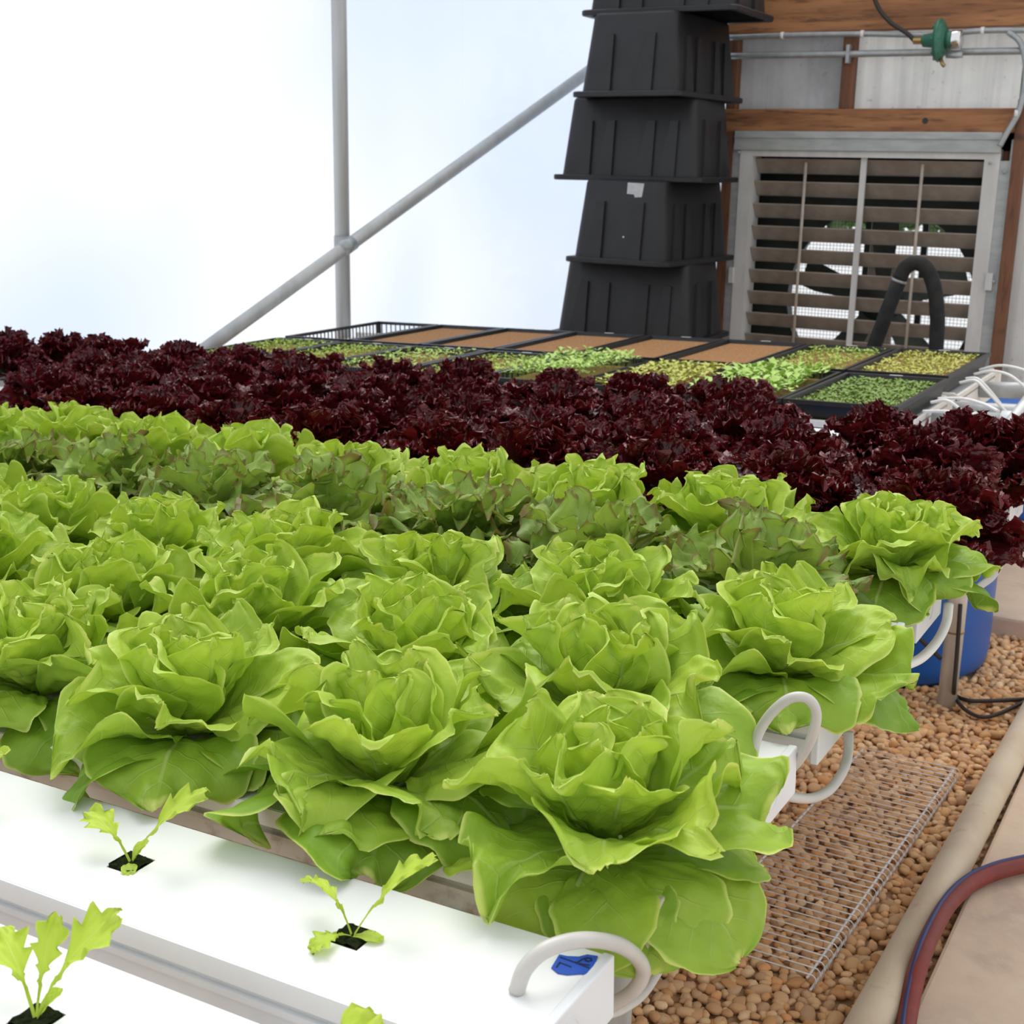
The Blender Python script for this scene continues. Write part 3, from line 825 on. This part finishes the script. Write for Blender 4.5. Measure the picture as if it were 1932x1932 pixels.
def butter_front(seed):
    out = butter_variant(seed)[7:]
    for j, (L, W, e0, e1, azd, tw, ag) in enumerate(((.112, .064, 18, -102, -84, .0, .42), (.112, .066, 16, -104, -44, .0, .46), (.098, .050, 12, -84, -63, .0, .7), (.120, .058, 4, -62, -10, .2, .55), (.110, .045, 10, -40, -150, .5, .35),
            (.118, .056, 12, -45, 40, .0, .6), (.112, .055, 12, -35, 95, .1, .6), (.115, .056, 10, -50, 165, 0, .6))):
        out.append(leaf_mesh('leaf', 'butter_leaf', L, W, math.radians(e0), math.radians(e1), 1.5, .12, -.12, .0026, 2.2, seed * 100 + 70 + j, 31, 29, 'butter', ag, math.radians(azd), .014, .004, twist=tw, roll=.002, teeth=.02, blister=.0012))
    return out
def oak_variant(seed, n=34, nu=25, nv=26):
    r = np.random.default_rng(seed); out = []
    for i in range(n):
        t = i / (n - 1); J = lambda a: r.uniform(-a, a)
        L = (.138 - .040 * t) * (1 + J(.12)); W = (.050 - .012 * t) * (1 + J(.18))
        el0 = math.radians(10 + 62 * t + J(10)); el1 = math.radians(-40 + 85 * t + J(36))
        age = max(0., min(1., .75 - .70 * t + J(.25)))
        out.append(leaf_mesh('leaf', 'oak_leaf', L, W, el0, el1, 1.5, .4 + J(.4), .2 + J(.9), .0085 * (1 + J(.35)), r.uniform(3.5, 6), seed * 100 + i, nu, nv, 'oak', age,
                             i * GOLD + J(.5), .006, .004 + .02 * t, twist=J(1.0), teeth=.06, blister=.0012))
    return out
def red_variant(seed, n=44, nu=37, nv=24):
    r = np.random.default_rng(seed); out = []
    for i in range(n):
        t = i / (n - 1); J = lambda a: r.uniform(-a, a)
        L = (.122 - .030 * t) * (1 + J(.16)); W = (.041 - .008 * t) * (1 + J(.20))
        el0 = math.radians(14 + 66 * t + J(12)); el1 = math.radians(-32 + 100 * t + J(36))
        age = max(0., min(1., .45 + J(.45)))
        out.append(leaf_mesh('leaf', 'red_leaf', L, W, el0, el1, 1.4, .8 + J(.4), .3 + J(.9), .0068 * (1 + J(.25)), r.uniform(8, 12), seed * 100 + i, nu, nv, 'red', age,
                             i * GOLD + J(.5), .006, .004 + .02 * t, twist=J(1.1), teeth=.20, blister=.001))
    return out
BV = [butter_variant(11 + k) for k in range(6)] + [butter_front(17)]
OV = [oak_variant(31 + k) for k in range(3)]
RV = [red_variant(51 + k) for k in range(4)]

def head(name, label, cat, group, leaves, x, y, rz, sc, lift=.0, tilt=(0, 0)):
    t = thing(name, label, cat, (x, y, ch_z(x) + lift), (tilt[0], tilt[1], rz), group)
    t.scale = (sc, sc, sc)
    for me in leaves: link('leaf', me, t)
    return t
hr = np.random.default_rng(99)
def row(key, name, kindlabel, cat, group, variants, n, start=0, sc=1.0, jit=.008, vs=None, rot=None, rowname='', k0=0):
    for k in range(start, start + n):
        x = HOLE0[key] - PITCH_X * k + hr.uniform(-jit, jit); y = ROWS[key] + hr.uniform(-jit, jit)
        lv = variants[vs[k - start] if vs else int(hr.integers(0, min(6, len(variants))))]
        lab = '%s, %s from the aisle end of the %s' % (kindlabel, ORD[k - k0], rowname)
        s_ = sc * hr.uniform(.94, 1.06) * {('F', 0): .84, ('B', 0): .96}.get((key, k), 1.0)
        head(name, lab, cat, group, lv, x, y, rot[k - start] if rot else hr.uniform(0, 6.28), s_, lift=.012 if (key, k) == ('F', 0) else 0.)
row('B', 'butterhead_lettuce', 'bright green butterhead lettuce', 'lettuce', 'butterhead lettuces', BV, 5, sc=1.05, vs=[6, 1, 2, 3, 4], rot=[0., .6, 1.9, 3.2, 4.4], rowname='frontmost lettuce row')
row('C', 'butterhead_lettuce', 'bright green butterhead lettuce', 'lettuce', 'butterhead lettuces', BV, 6, sc=1.03, rowname='second lettuce row')
row('D', 'butterhead_lettuce', 'bright green butterhead lettuce', 'lettuce', 'butterhead lettuces', BV, 7, sc=1.0, rowname='third lettuce row')
row('E', 'oakleaf_lettuce', 'bronze edged green oakleaf lettuce', 'lettuce', 'oakleaf lettuces', OV, 7, sc=1.06, rowname='oakleaf row')
row('E', 'butterhead_lettuce', 'bright green butterhead lettuce', 'lettuce', 'butterhead lettuces', BV, 1, start=7, k0=7, sc=1.0, rowname='oakleaf channel')
row('F', 'butterhead_lettuce', 'green butterhead lettuce', 'lettuce', 'butterhead lettuces', BV, 9, sc=1.06, rowname='row behind the oakleaf')
for key, nm in (('G', 'frontmost red row'), ('H', 'second red row'), ('I', 'third red row'), ('J', 'hindmost red row')):
    row(key, 'red_lettuce', 'dark red frilly lettuce', 'lettuce', 'dark red lettuces', RV, {'G': 9, 'H': 10, 'I': 11, 'J': 11}[key], start=2 if key == 'J' else 0, k0=2 if key == 'J' else 0, sc=1.0, jit=.015, rowname=nm)

# ------------------------------------------------------------------ seedlings in the two white channels
def seedling(key, k, label, leaves):
    x = HOLE0[key] - PITCH_X * k; y = ROWS[key]
    t = thing('lettuce_seedling', label, 'seedling', (x, y, ch_z(x)), (0, 0, 0), group='young seedlings')
    M = MB(); g = np.random.default_rng(k + ord(key)); nn = 6; a = .0112
    for j in range(nn + 1):
        for i in range(nn + 1):
            M.v.append((-a + 2 * a * i / nn, -a + 2 * a * j / nn, .001 + g.uniform(-.0012, .0014)))
    for j in range(nn):
        for i in range(nn):
            q = j * (nn + 1) + i; M.f.append((q, q + 1, q + nn + 2, q + nn + 1))
    q = len(M.v); M.v += [(-a, -a, -.038), (a, -a, -.038), (a, a, -.038), (-a, a, -.038)]
    c = [0, nn, (nn + 1) ** 2 - 1, nn * (nn + 1)]
    for i in range(4): M.f.append((c[i], q + i, q + (i + 1) % 4, c[(i + 1) % 4]))
    M.build('plug', 'plug_foam', t)
    for j, (L, W, e0, e1, az, kd, tw) in enumerate(leaves):
        me = leaf_mesh('leaf', 'seedling_leaf', L, W, math.radians(e0), math.radians(e1), 1.3, .5, .2, .0022 if kd == 'seed' else .0004, 5, ord(key) * 50 + k * 10 + j, 19, 34, kd, .4, math.radians(az), .001, .001, twist=tw, teeth=.05 if kd == 'seed' else 0, blister=.0004)
        link('leaf', me, t)
    return t
A_ = 0
seedling('A', 1, 'small toothed seedling in the channel hole farther from the taped end', [(.084, .024, 62, 22, 28, 'seed', .2), (.058, .015, 55, -10, 175, 'seed', -.3), (.018, .006, 10, -20, -50, 'butter', 0), (.020, .006, 70, 20, 60, 'butter', 0)])
seedling('A', 0, 'small toothed seedling in the channel hole nearest the blue tape', [(.078, .022, 60, 25, 40, 'seed', -.3), (.060, .011, 62, -30, 165, 'seed', .5), (.034, .014, 35, -40, 250, 'seed', .2), (.022, .006, 15, -10, 10, 'butter', 0)])
seedling('A', 2, 'small seedling in the same white channel at the left picture edge', [(.075, .022, 60, 20, 15, 'seed', .2), (.055, .014, 55, -10, 200, 'seed', -.3)])
seedling('Z', 1, 'toothed seedling at bottom left in the nearest white channel', [(.082, .024, 66, 30, 48, 'seed', .25), (.062, .013, 78, 50, 100, 'seed', .4), (.066, .016, 52, 5, 160, 'seed', -.3), (.022, .006, 60, 20, 60, 'butter', 0)])
seedling('Z', 0, 'seedling whose leaf tips show at the bottom picture edge', [(.072, .022, 66, 20, 70, 'seed', .2), (.055, .014, 60, 0, 170, 'seed', -.3)])

# ================================================================== TRAY BENCH
TX0 = -.690; TPX = .2715; TW, TD = .264, .052
def slope_thing(name, label, cat, x, y, dz, group=None): return thing(name, label, cat, (x, y, ch_z(x) + dz), (0, -RT, 0), group)
for (nm, y0, y1, xe) in (('front', 2.93, 3.425, -.675), ('rear', 3.47, 4.00, -.665)):
    t = slope_thing('tray_bed', '%s white bed carrying the %s row of seedling trays' % (nm, nm), 'bed', xe, (y0 + y1) / 2, -TD - .006, group='white tray beds')
    hd = (y1 - y0) / 2
    MB().box(-2.28, 0, -hd, hd, -.006, 0).build('deck', 'white_pvc', t)
    MB().box(-.008, 0, -hd, hd, -.062, .012).build('end_panel', 'white_wood', t, bevel=.002)
    MB().box(-2.28, -.009, -hd, -hd + .012, -.062, .016).build('side_panel', 'white_wood', t, bevel=.002)
    MB().box(-2.28, -.009, hd - .012, hd, -.062, .016).build('side_panel', 'white_wood', t, bevel=.002)
    MB().box(-.03, .012, hd - .03, hd, -.060, .010).build('corner_post', 'white_wood', t, bevel=.002)
pl = slope_thing('support_plank', 'white plank sticking out under the ends of the tray beds', 'plank', -.64, 3.35, -.132)
MB().box(-.08, .05, -.54, .44, -.014, 0).build('board', 'white_wood', pl, bevel=.003)

def tray_mesh(w, d, h):
    M = MB(); i = .014; wt = .004
    def ring(a, b_, z): return [(-a, -b_, z), (a, -b_, z), (a, b_, z), (-a, b_, z)]
    R_ = [ring(w / 2 - .016, d / 2 - .016, 0), ring(w / 2 - .006, d / 2 - .006, h - .010), ring(w / 2, d / 2, h - .010), ring(w / 2, d / 2, h), ring(w / 2 - .010, d / 2 - .010, h), ring(w / 2 - .022, d / 2 - .022, .004)]
    for q in R_: M.v += q
    for a in range(5):
        for k in range(4): M.f.append((a * 4 + k, a * 4 + (k + 1) % 4, (a + 1) * 4 + (k + 1) % 4, (a + 1) * 4 + k))
    M.f.append((3, 2, 1, 0)); M.f.append((20, 21, 22, 23))
    return M
def tray_obj(x, y, d, label, content, seed):
    t = slope_thing('seedling_tray', label, 'tray', x, y, -TD + .001, group='black seedling trays')
    t.rotation_euler[2] = random.uniform(-.012, .012)
    tray_mesh(TW, d, TD).build('tray_body', 'black_plastic', t)
    r = np.random.default_rng(seed)
    box('rim_strip', 'white_pvc', -.016, .016, d / 2 - .0085, d / 2 - .0015, TD, TD + .0008, t)  # small white strip at the middle of the rear rim
    if content is None: return t
    w2, d2 = TW / 2 - .019, d / 2 - .019
    mh = {'soil': .041, 'none': .01}.get(content[0], .032)
    MB().box(-w2, w2, -d2, d2, .006, mh).build('growing_mat', 'peat_mat', t)
    if content[0] == 'soil': return t
    mat, hgt, size, nx, ny, cover = content
    v, f = [], []
    for iy in range(ny):
        for ix in range(nx):
            if r.random() > cover: continue
            cx = -w2 + .006 + (2 * w2 - .012) * (ix + .5 + r.uniform(-.35, .35)) / nx; cy = -d2 + .006 + (2 * d2 - .012) * (iy + .5 + r.uniform(-.35, .35)) / ny
            hh = hgt * r.uniform(.6, 1.15); top = np.array([cx + r.normal() * .003, cy + r.normal() * .003, mh + hh])
            q = len(v); v += [(cx - .0006, cy, mh), (cx + .0006, cy, mh), tuple(top)]; f.append((q, q + 1, q + 2))
            a0 = r.uniform(0, 6.28)
            for l in range(int(r.integers(2, 5))):
                an = a0 + l * 2.4 + r.uniform(-.4, .4); el = r.uniform(-.1, .7); sz = size * r.uniform(.7, 1.25)
                dr = np.array([math.cos(an) * math.cos(el), math.sin(an) * math.cos(el), math.sin(el)]); sd = np.array([-math.sin(an), math.cos(an), 0.])
                q = len(v)
                v += [tuple(top), tuple(top + dr * sz * .5 + sd * sz * .32 + np.array([0, 0, .12 * sz])), tuple(top + dr * sz), tuple(top + dr * sz * .5 - sd * sz * .32 + np.array([0, 0, .12 * sz]))]
                f += [(q, q + 1, q + 2), (q, q + 2, q + 3)]
    g = link('seedling_mass', new_mesh('seedling_mass', v, f, mat), t); g['kind'] = 'stuff'
    return t
LIGHT = ('cress_light', .012, .010, 15, 30, .9); YEL = ('cress_yellow', .012, .009, 15, 30, .9)
back = [('sparse_basket', None), ('soil',), ('soil',), ('soil',), ('soil',), ('soil',), ('cress_light', .016, .010, 15, 30, .85), ('cress_yellow', .014, .012, 16, 32, .95)]
backlab = ['black tray of bare brown growing mat, leftmost of the bare trays', 'black tray of bare brown growing mat, second of the bare trays from the left', 'black tray of bare brown mat, middle one of the five bare trays',
           'black tray of bare brown growing mat, second of the bare trays from the right', 'black tray of bare brown growing mat, rightmost of the bare trays', 'black tray of sparse pale green sprouts in the rear row', 'black tray of yellow green sprouts at the aisle end of the rear row']
YB0, YB1 = 3.475, 4.01
for i in range(8):
    x = TX0 - TPX * (7 - i) - TW / 2
    if i == 0:
        t = slope_thing('slatted_basket', 'empty black slatted tray at the left end of the rear row', 'tray', x, (YB0 + YB1) / 2, -TD + .001)
        w, d = TW, YB1 - YB0
        M = MB()
        for s in (-1, 1):
            M.box(-w / 2, w / 2, s * (d / 2 - .005) - .005, s * (d / 2 - .005) + .005, TD - .010, TD)
            M.box(s * (w / 2 - .005) - .005, s * (w / 2 - .005) + .005, -d / 2, d / 2, TD - .010, TD)
        M.build('rim', 'black_plastic', t)
        box('base', 'white_pvc', -w / 2 + .02, w / 2 - .02, -d / 2 + .02, d / 2 - .02, 0, .003, t)
        sm = MB().box(-.0016, .0016, -.0016, .0016, 0, TD - .009); sme = new_mesh('slat', sm.v, sm.f, 'black_plastic')
        for k in range(1, 26):
            yy = -d / 2 + d * k / 26
            for s in (-1, 1): link('slat', sme, t, (s * (w / 2 - .006), yy, 0))
        for k in range(1, 13):
            xx = -w / 2 + w * k / 13
            for s in (-1, 1): link('slat', sme, t, (xx, s * (d / 2 - .006), 0))
        cm = MB().box(-.006, .006, -.006, .006, 0, TD - .009); cme = new_mesh('corner', cm.v, cm.f, 'black_plastic')
        for sx in (-1, 1):
            for sy in (-1, 1): link('corner', cme, t, (sx * (w / 2 - .006), sy * (d / 2 - .006), 0))
        continue
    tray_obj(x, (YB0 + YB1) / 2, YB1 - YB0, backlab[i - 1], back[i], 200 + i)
front = [('cress_light', .018, .011, 15, 28, .9), ('cress_light', .016, .011, 15, 28, .95), ('cress_bright', .020, .013, 12, 24, .8), ('cress_light', .014, .010, 15, 28, .9),
         ('cress_bright', .040, .018, 14, 26, 1.), ('cress_yellow', .022, .018, 14, 26, .95), ('cress_bright', .030, .026, 13, 24, 1.), ('cress_dark', .010, .012, 24, 44, 1.)]
frontlab = ['black tray of light green sprouts at the left end of the front row', 'black tray of light green sprouts, second from left in the front row', 'black tray of thin green sprouts, third from left in the front row',
            'black tray of short pale sprouts, fourth from left in the front row', 'black tray of tall bushy green sprouts in middle of the front row', 'black tray of mixed yellow and green sprouts, third from the aisle',
            'black tray of broad leaved bright green sprouts in the front row', 'black tray of short dark mossy sprouts at the aisle end of the front row']
YF0, YF1 = 2.935, 3.43
for i in range(8):
    x = TX0 - TPX * (7 - i) - TW / 2 + .006
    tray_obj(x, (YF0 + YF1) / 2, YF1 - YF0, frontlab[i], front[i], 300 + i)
# two-tone tray: green plants at the back of the yellow tray and of the mossy tray are separate tufts in the same mat

# feed tubes and drain pipes at the end of the tray bench
tub = [([(1742, 776), (1790, 777), (1820, 790), (1850, 815)], 3.0), ([(1757, 759), (1790, 757), (1830, 790), (1868, 830), (1900, 845)], 3.02),
       ([(1771, 752), (1815, 752), (1855, 762), (1884, 776)], 3.12), ([(1811, 722), (1840, 718), (1862, 738), (1900, 778), (1932, 800)], 3.46), ([(1823, 714), (1845, 715), (1870, 740), (1905, 785), (1928, 820), (1930, 845)], 3.52),
       ([(1838, 706), (1870, 700), (1905, 708), (1940, 735)], 3.66), ([(1848, 698), (1880, 690), (1910, 692), (1945, 702)], 3.76), ([(1828, 800), (1855, 820), (1875, 838)], 2.98)]
tl_ = ['lowest thin white tube leaving the front tray bed', 'thin white tube arching from front tray bed to the bare channel', 'thin white tube bending over the drain pipe beside front bed', 'thin white tube from the corner of the rear tray bed',
       'thin white tube hanging in a long loop over the drain pipes', 'thin white tube second from the back of the rear bed', 'hindmost thin white tube arching out of the rear tray bed', 'thin white tube slanting over the red lettuce at right']
for (pl_, y), lb in zip(tub, tl_):
    n = len(pl_); feed_tube(lb, [P(px, py, y - .10 * i / max(1, n - 1)) for i, (px, py) in enumerate(pl_)], .0036, 'tube_white', group=None)
def dpipe(label, p0, p1, r, extra=None):
    a = Vector(p0); c = Vector(p1); t = thing('drain_pipe', label, 'pipe', tuple(a))
    MB().tube([(0, 0, 0), c - a], r, 20).build('tube', 'pole_metal', t, True)
    d = (c - a).normalized()
    if extra:
        for e in extra: MB().tube([d * e, d * (e + .055)], r * 1.22, 20).build('coupling', 'white_pvc_side', t, True)
    return t
dpipe('hindmost grey drain pipe running out beside the tray bench', P(1850, 735, 3.75), P(2000, 738, 3.75), .022)
dpipe('middle grey drain pipe with coupling beside the tray bench', P(1800, 775, 3.42), P(2000, 785, 3.42), .024, [.17])
dpipe('front grey drain pipe ending in a tee beside the tray bench', P(1760, 792, 3.18), P(1906, 800, 3.18), .025, [.155])
dpipe('slanting grey drain pipe rising to the right behind the red lettuce', P(1862, 868, 3.0), P(1990, 700, 3.35), .022)

# black arched duct in front of the shutter
q = at_y(1700, 660, 4.35)
arch = thing('black_duct', 'black foam covered duct bent in an arch before the shutter', 'duct', (q[0], 4.35, .25))
pts = [Vector(P(px, py, 4.35)) - Vector((q[0], 4.35, .25)) for (px, py) in ((1540, 1010), (1645, 665), (1672, 592), (1698, 525))]
pts2 = [Vector(P(px, py, 4.35)) - Vector((q[0], 4.35, .25)) for (px, py) in ((1698, 525), (1708, 506), (1728, 496), (1748, 507), (1762, 540), (1768, 590), (1766, 660), (1745, 1010))]
MB().tube(pts, .024, 18).build('straight_sleeve', 'black_foam', arch, True)
MB().tube(smooth_path(pts2, 6), .0235, 18).build('bent_sleeve', 'black_foam', arch, True)
d = (pts[3] - pts[2]).normalized(); MB().tube([pts[3] - d * .012, pts[3] - d * .004], .0248, 18).build('hose_clamp', 'galvanised', arch, True)

# ================================================================== ON THE GROUND
# blue drum
dp = at_z(1620, 1220, 0)
dr = thing('blue_drum', 'large blue plastic drum standing on the gravel behind the grey post', 'drum', (dp[0], dp[1], 0))
MB().lathe([(.262, .0), (.286, .02), (.290, .05), (.290, .26), (.294, .275), (.290, .29), (.290, .42), (.284, .44)], 48).build('body', 'drum_blue', dr, True)
MB().lathe([(.284, .438), (.292, .440), (.292, .452), (.27, .452)], 48).build('rim', 'drum_blue', dr, True)
q = at_y(1882, 770, 4.35)
d2 = thing('blue_barrel', 'blue barrel glimpsed behind the drain pipes at right', 'barrel', (q[0] + .04, 4.35, 0))
MB().lathe([(.15, .055), (.17, .08), (.172, .35), (.168, .40), (.12, .41)], 32).build('body', 'drum_blue', d2, True)
MB().lathe([(.14, .405), (.172, .408), (.172, .42), (.14, .422)], 32).build('rim', 'drum_blue', d2, True)
# cables around the post
def cable(label, pts, r): 
    o = Vector(pts[0]); ob = MB().tube(smooth_path([Vector(p) - o for p in pts], 8), r, 8).build('power_cable', 'black_cable', None, True, loc=tuple(o)); return tag(ob, label, 'cable')
yb = pb[1]
cable('thin dark cable running down the grey post and across the gravel', [P(1812, 1140, yb - .03), P(1805, 1240, yb - .03), P(1800, 1300, yb - .03), at_z(1803, 1312, .02), at_z(1830, 1322, .02), at_z(1880, 1322, .02), at_z(1960, 1318, .02)], .0045)
cable('brown cable lying in a loop on the gravel beside the post', [at_z(1801, 1305, .025), at_z(1808, 1325, .02), at_z(1830, 1345, .02), at_z(1860, 1353, .02), at_z(1900, 1340, .02), at_z(1960, 1310, .02)], .0042)
cable('black cord slanting behind the white tube in front of the drum', [P(1700, 1170, 2.66), P(1735, 1205, 2.68), P(1775, 1243, 2.70)], .0045)

# long beige pipe on the gravel
p0, p1 = at_z(1640, 1932, .034), at_z(1932, 1380, .034); dd = (p1 - p0)
gp = thing('ground_pipe', 'long beige plastic pipe lying on the gravel along the walkway', 'pipe', tuple(p0))
MB().tube([-dd * .5, dd * 1.25], .0275, 28).build('tube', 'pipe_beige', gp, True)
# hose
hp = [(1960, 1628), (1932, 1632), (1880, 1645), (1830, 1668), (1790, 1705), (1760, 1755), (1737, 1810), (1722, 1865), (1710, 1932), (1705, 1990)]
hz = [.046, .046, .046, .044, .050, .066, .066, .05, .036, .034]
path = [Vector(at_z(px, py, z)) for (px, py), z in zip(hp, hz)]; o = path[4].copy()
hose = thing('garden_hose', 'dark red garden hose with blue stripe curling onto the walkway', 'hose', tuple(o))
sp = smooth_path([q - o for q in path], 8)
MB().tube(sp, .0128, 18).build('tube', 'hose_red', hose, True)
MB().tube([Vector(q) + Vector((-.0048, .003, .0112)) for q in sp], .0034, 8).build('stripe', 'hose_blue', hose, True)

# wire rack lying on the gravel
c00, c01, c11, c10 = [np.array(at_z(px, py, .032)) for (px, py) in ((1297, 1772), (1630, 1410), (1808, 1449), (1531, 1844))]
rk = thing('wire_rack', 'flat zinc wire rack lying on the gravel beside the channels', 'rack', tuple(c10))
o = c10
NW = 44
Lw = np.linalg.norm(c11 - c10)
wm = None
for k in range(NW):
    t_ = (k + .3) / (NW - .4); a = c00 + (c01 - c00) * t_ - o; c = c10 + (c11 - c10) * t_ - o; out = (c - a) / np.linalg.norm(c - a)
    MB().tube([a, c, c + out * .004 + np.array([0, 0, -.004]), c + out * .004 + np.array([0, 0, -.020])], .00105, 6).build('wire', 'wire_zinc', rk, True)
for (a, c, z, nm) in ((c00, c01, -.0028, 'side_rod'), (c10, c11, -.0028, 'side_rod'), (c10, c11, -.020, 'side_rod')):
    off = np.array([0, 0, z]); sh_ = np.array([-.006, 0, 0]) if z > -.01 and a is c10 else np.zeros(3)
    MB().tube([a - o + off + sh_, c - o + off + sh_], .0020, 8).build(nm, 'wire_zinc', rk, True)

# ------------------------------------------------------------------ gravel: the 300 stones that show largest are parts, the rest is one mass
def ico(sub):
    import bmesh
    bm = bmesh.new(); bmesh.ops.create_icosphere(bm, subdivisions=sub, radius=1.0)
    v = np.array([q.co[:] for q in bm.verts]); f = np.array([[x.index for x in q.verts] for q in bm.faces]); bm.free(); return v, f
I2, F2 = ico(2); I1, F1 = ico(1)
gr = np.random.default_rng(21)
TINTS = np.array([.97, .88, .76]) * np.array([(.86, .58, .34), (.78, .50, .28), (.90, .65, .42), (.74, .47, .27), (.90, .70, .48), (.76, .43, .21), (.76, .54, .36), (.84, .58, .36), (.68, .46, .31)])
def stone_shape(base, r):
    d = np.ones(len(base))
    for _ in range(7):                         # clip with random planes: angular crushed stone
        n = r.normal(size=3); n /= np.linalg.norm(n); h = r.uniform(.55, .9); p = base @ n
        d = np.minimum(d, np.where(p > 1e-3, h / np.maximum(p, 1e-3), 9))
    return base * d[:, None]
variants2 = [stone_shape(I2, gr) for _ in range(14)]; variants1 = [stone_shape(I1, gr) for _ in range(10)]
pts = []
def scatter(x0, x1, y0, y1, sp, lod):
    nx, ny = int((x1 - x0) / sp), int((y1 - y0) / sp)
    gx, gy_ = np.meshgrid(np.arange(nx), np.arange(ny))
    X = x0 + (gx + .5 + gr.uniform(-.42, .42, gx.shape)) * sp; Y = y0 + (gy_ + .5 + gr.uniform(-.42, .42, gx.shape)) * sp
    for x, y in zip(X.ravel(), Y.ravel()): pts.append((x, y, lod, sp))
scatter(-.86, -.285, 1.30, 2.55, .0150, 2)
scatter(-.95, -.24, 2.55, 3.26, .0155, 2)
scatter(-1.95, -.86, 1.02, 2.05, .0165, 2)
scatter(-1.6, -.86, 2.05, 2.7, .021, 1)
scatter(-1.5, -.62, 3.26, 4.0, .022, 1)
pts = [p for p in pts if not (math.hypot(p[0] - dp[0], p[1] - dp[1]) < .275)]
cand = []
V_all, F_all, T_all = [], [], []; nv_ = 0
rec = []
for (x, y, lod, sp) in pts:
    big = gr.random() < .12
    s = sp * gr.uniform(.50, .80) * (1.35 if big else 1.0)
    sc_ = np.array([gr.uniform(.85, 1.35), gr.uniform(.75, 1.05), gr.uniform(.55, .85)]) * s
    an = gr.uniform(0, 6.28); z = gr.uniform(-.001, .008)
    rec.append((x, y, z, sc_, an, lod, TINTS[gr.integers(0, len(TINTS))] * gr.uniform(.85, 1.12)))
for i, q in enumerate(rec):
    px, py, dep = proj((q[0], q[1], q[2]))
    if q[5] == 2 and 1150 < px < 1932 and 1480 < py < 1932 and q[0] > -.72 and not (abs(q[0] - (-.318)) < .03):
        cand.append((q[3][0] / dep, i))
cand.sort(reverse=True); solo = set(i for _, i in cand[:300])
def make_verts(q, k):
    base = variants2[k % 14] if q[5] == 2 else variants1[k % 10]
    v = base * q[3]; ca, sa = math.cos(q[4]), math.sin(q[4])
    return np.stack([v[:, 0] * ca - v[:, 1] * sa + q[0], v[:, 0] * sa + v[:, 1] * ca + q[1], v[:, 2] + q[2]], 1)
for i, q in enumerate(rec):
    if i in solo: continue
    v = make_verts(q, i); f = F2 if q[5] == 2 else F1
    V_all.append(v); F_all.append(f + nv_); T_all.append(np.tile(np.append(q[6], 1.0), (len(v), 1))); nv_ += len(v)
def tri_mesh(name, V, F, T, mat):
    me = bpy.data.meshes.new(name)
    me.vertices.add(len(V)); me.vertices.foreach_set('co', V.astype(np.float32).ravel())
    me.loops.add(F.size); me.loops.foreach_set('vertex_index', F.astype(np.int32).ravel())
    me.polygons.add(len(F)); me.polygons.foreach_set('loop_start', (np.arange(len(F)) * 3).astype(np.int32))
    me.polygons.foreach_set('use_smooth', np.ones(len(F), bool))
    a = me.attributes.new('tint', 'FLOAT_COLOR', 'POINT'); a.data.foreach_set('color', T.astype(np.float32).ravel())
    me.materials.append(MATS[mat]); me.update(calc_edges=True); return me
g = link('gravel', tri_mesh('gravel', np.concatenate(V_all), np.concatenate(F_all), np.concatenate(T_all), 'stone'), floor); g['kind'] = 'stuff'
shared = []
for k in range(28):
    shared.append(tri_mesh('stone', variants2[k % 14], F2, np.tile(np.append(TINTS[k % len(TINTS)] * gr.uniform(.88, 1.1), 1.0), (len(I2), 1)), 'stone'))
for j, i in enumerate(sorted(solo)):
    q = rec[i]; ob = link('stone', shared[j % 28], floor, (q[0], q[1], q[2]), (0, 0, q[4])); ob.scale = tuple(q[3])
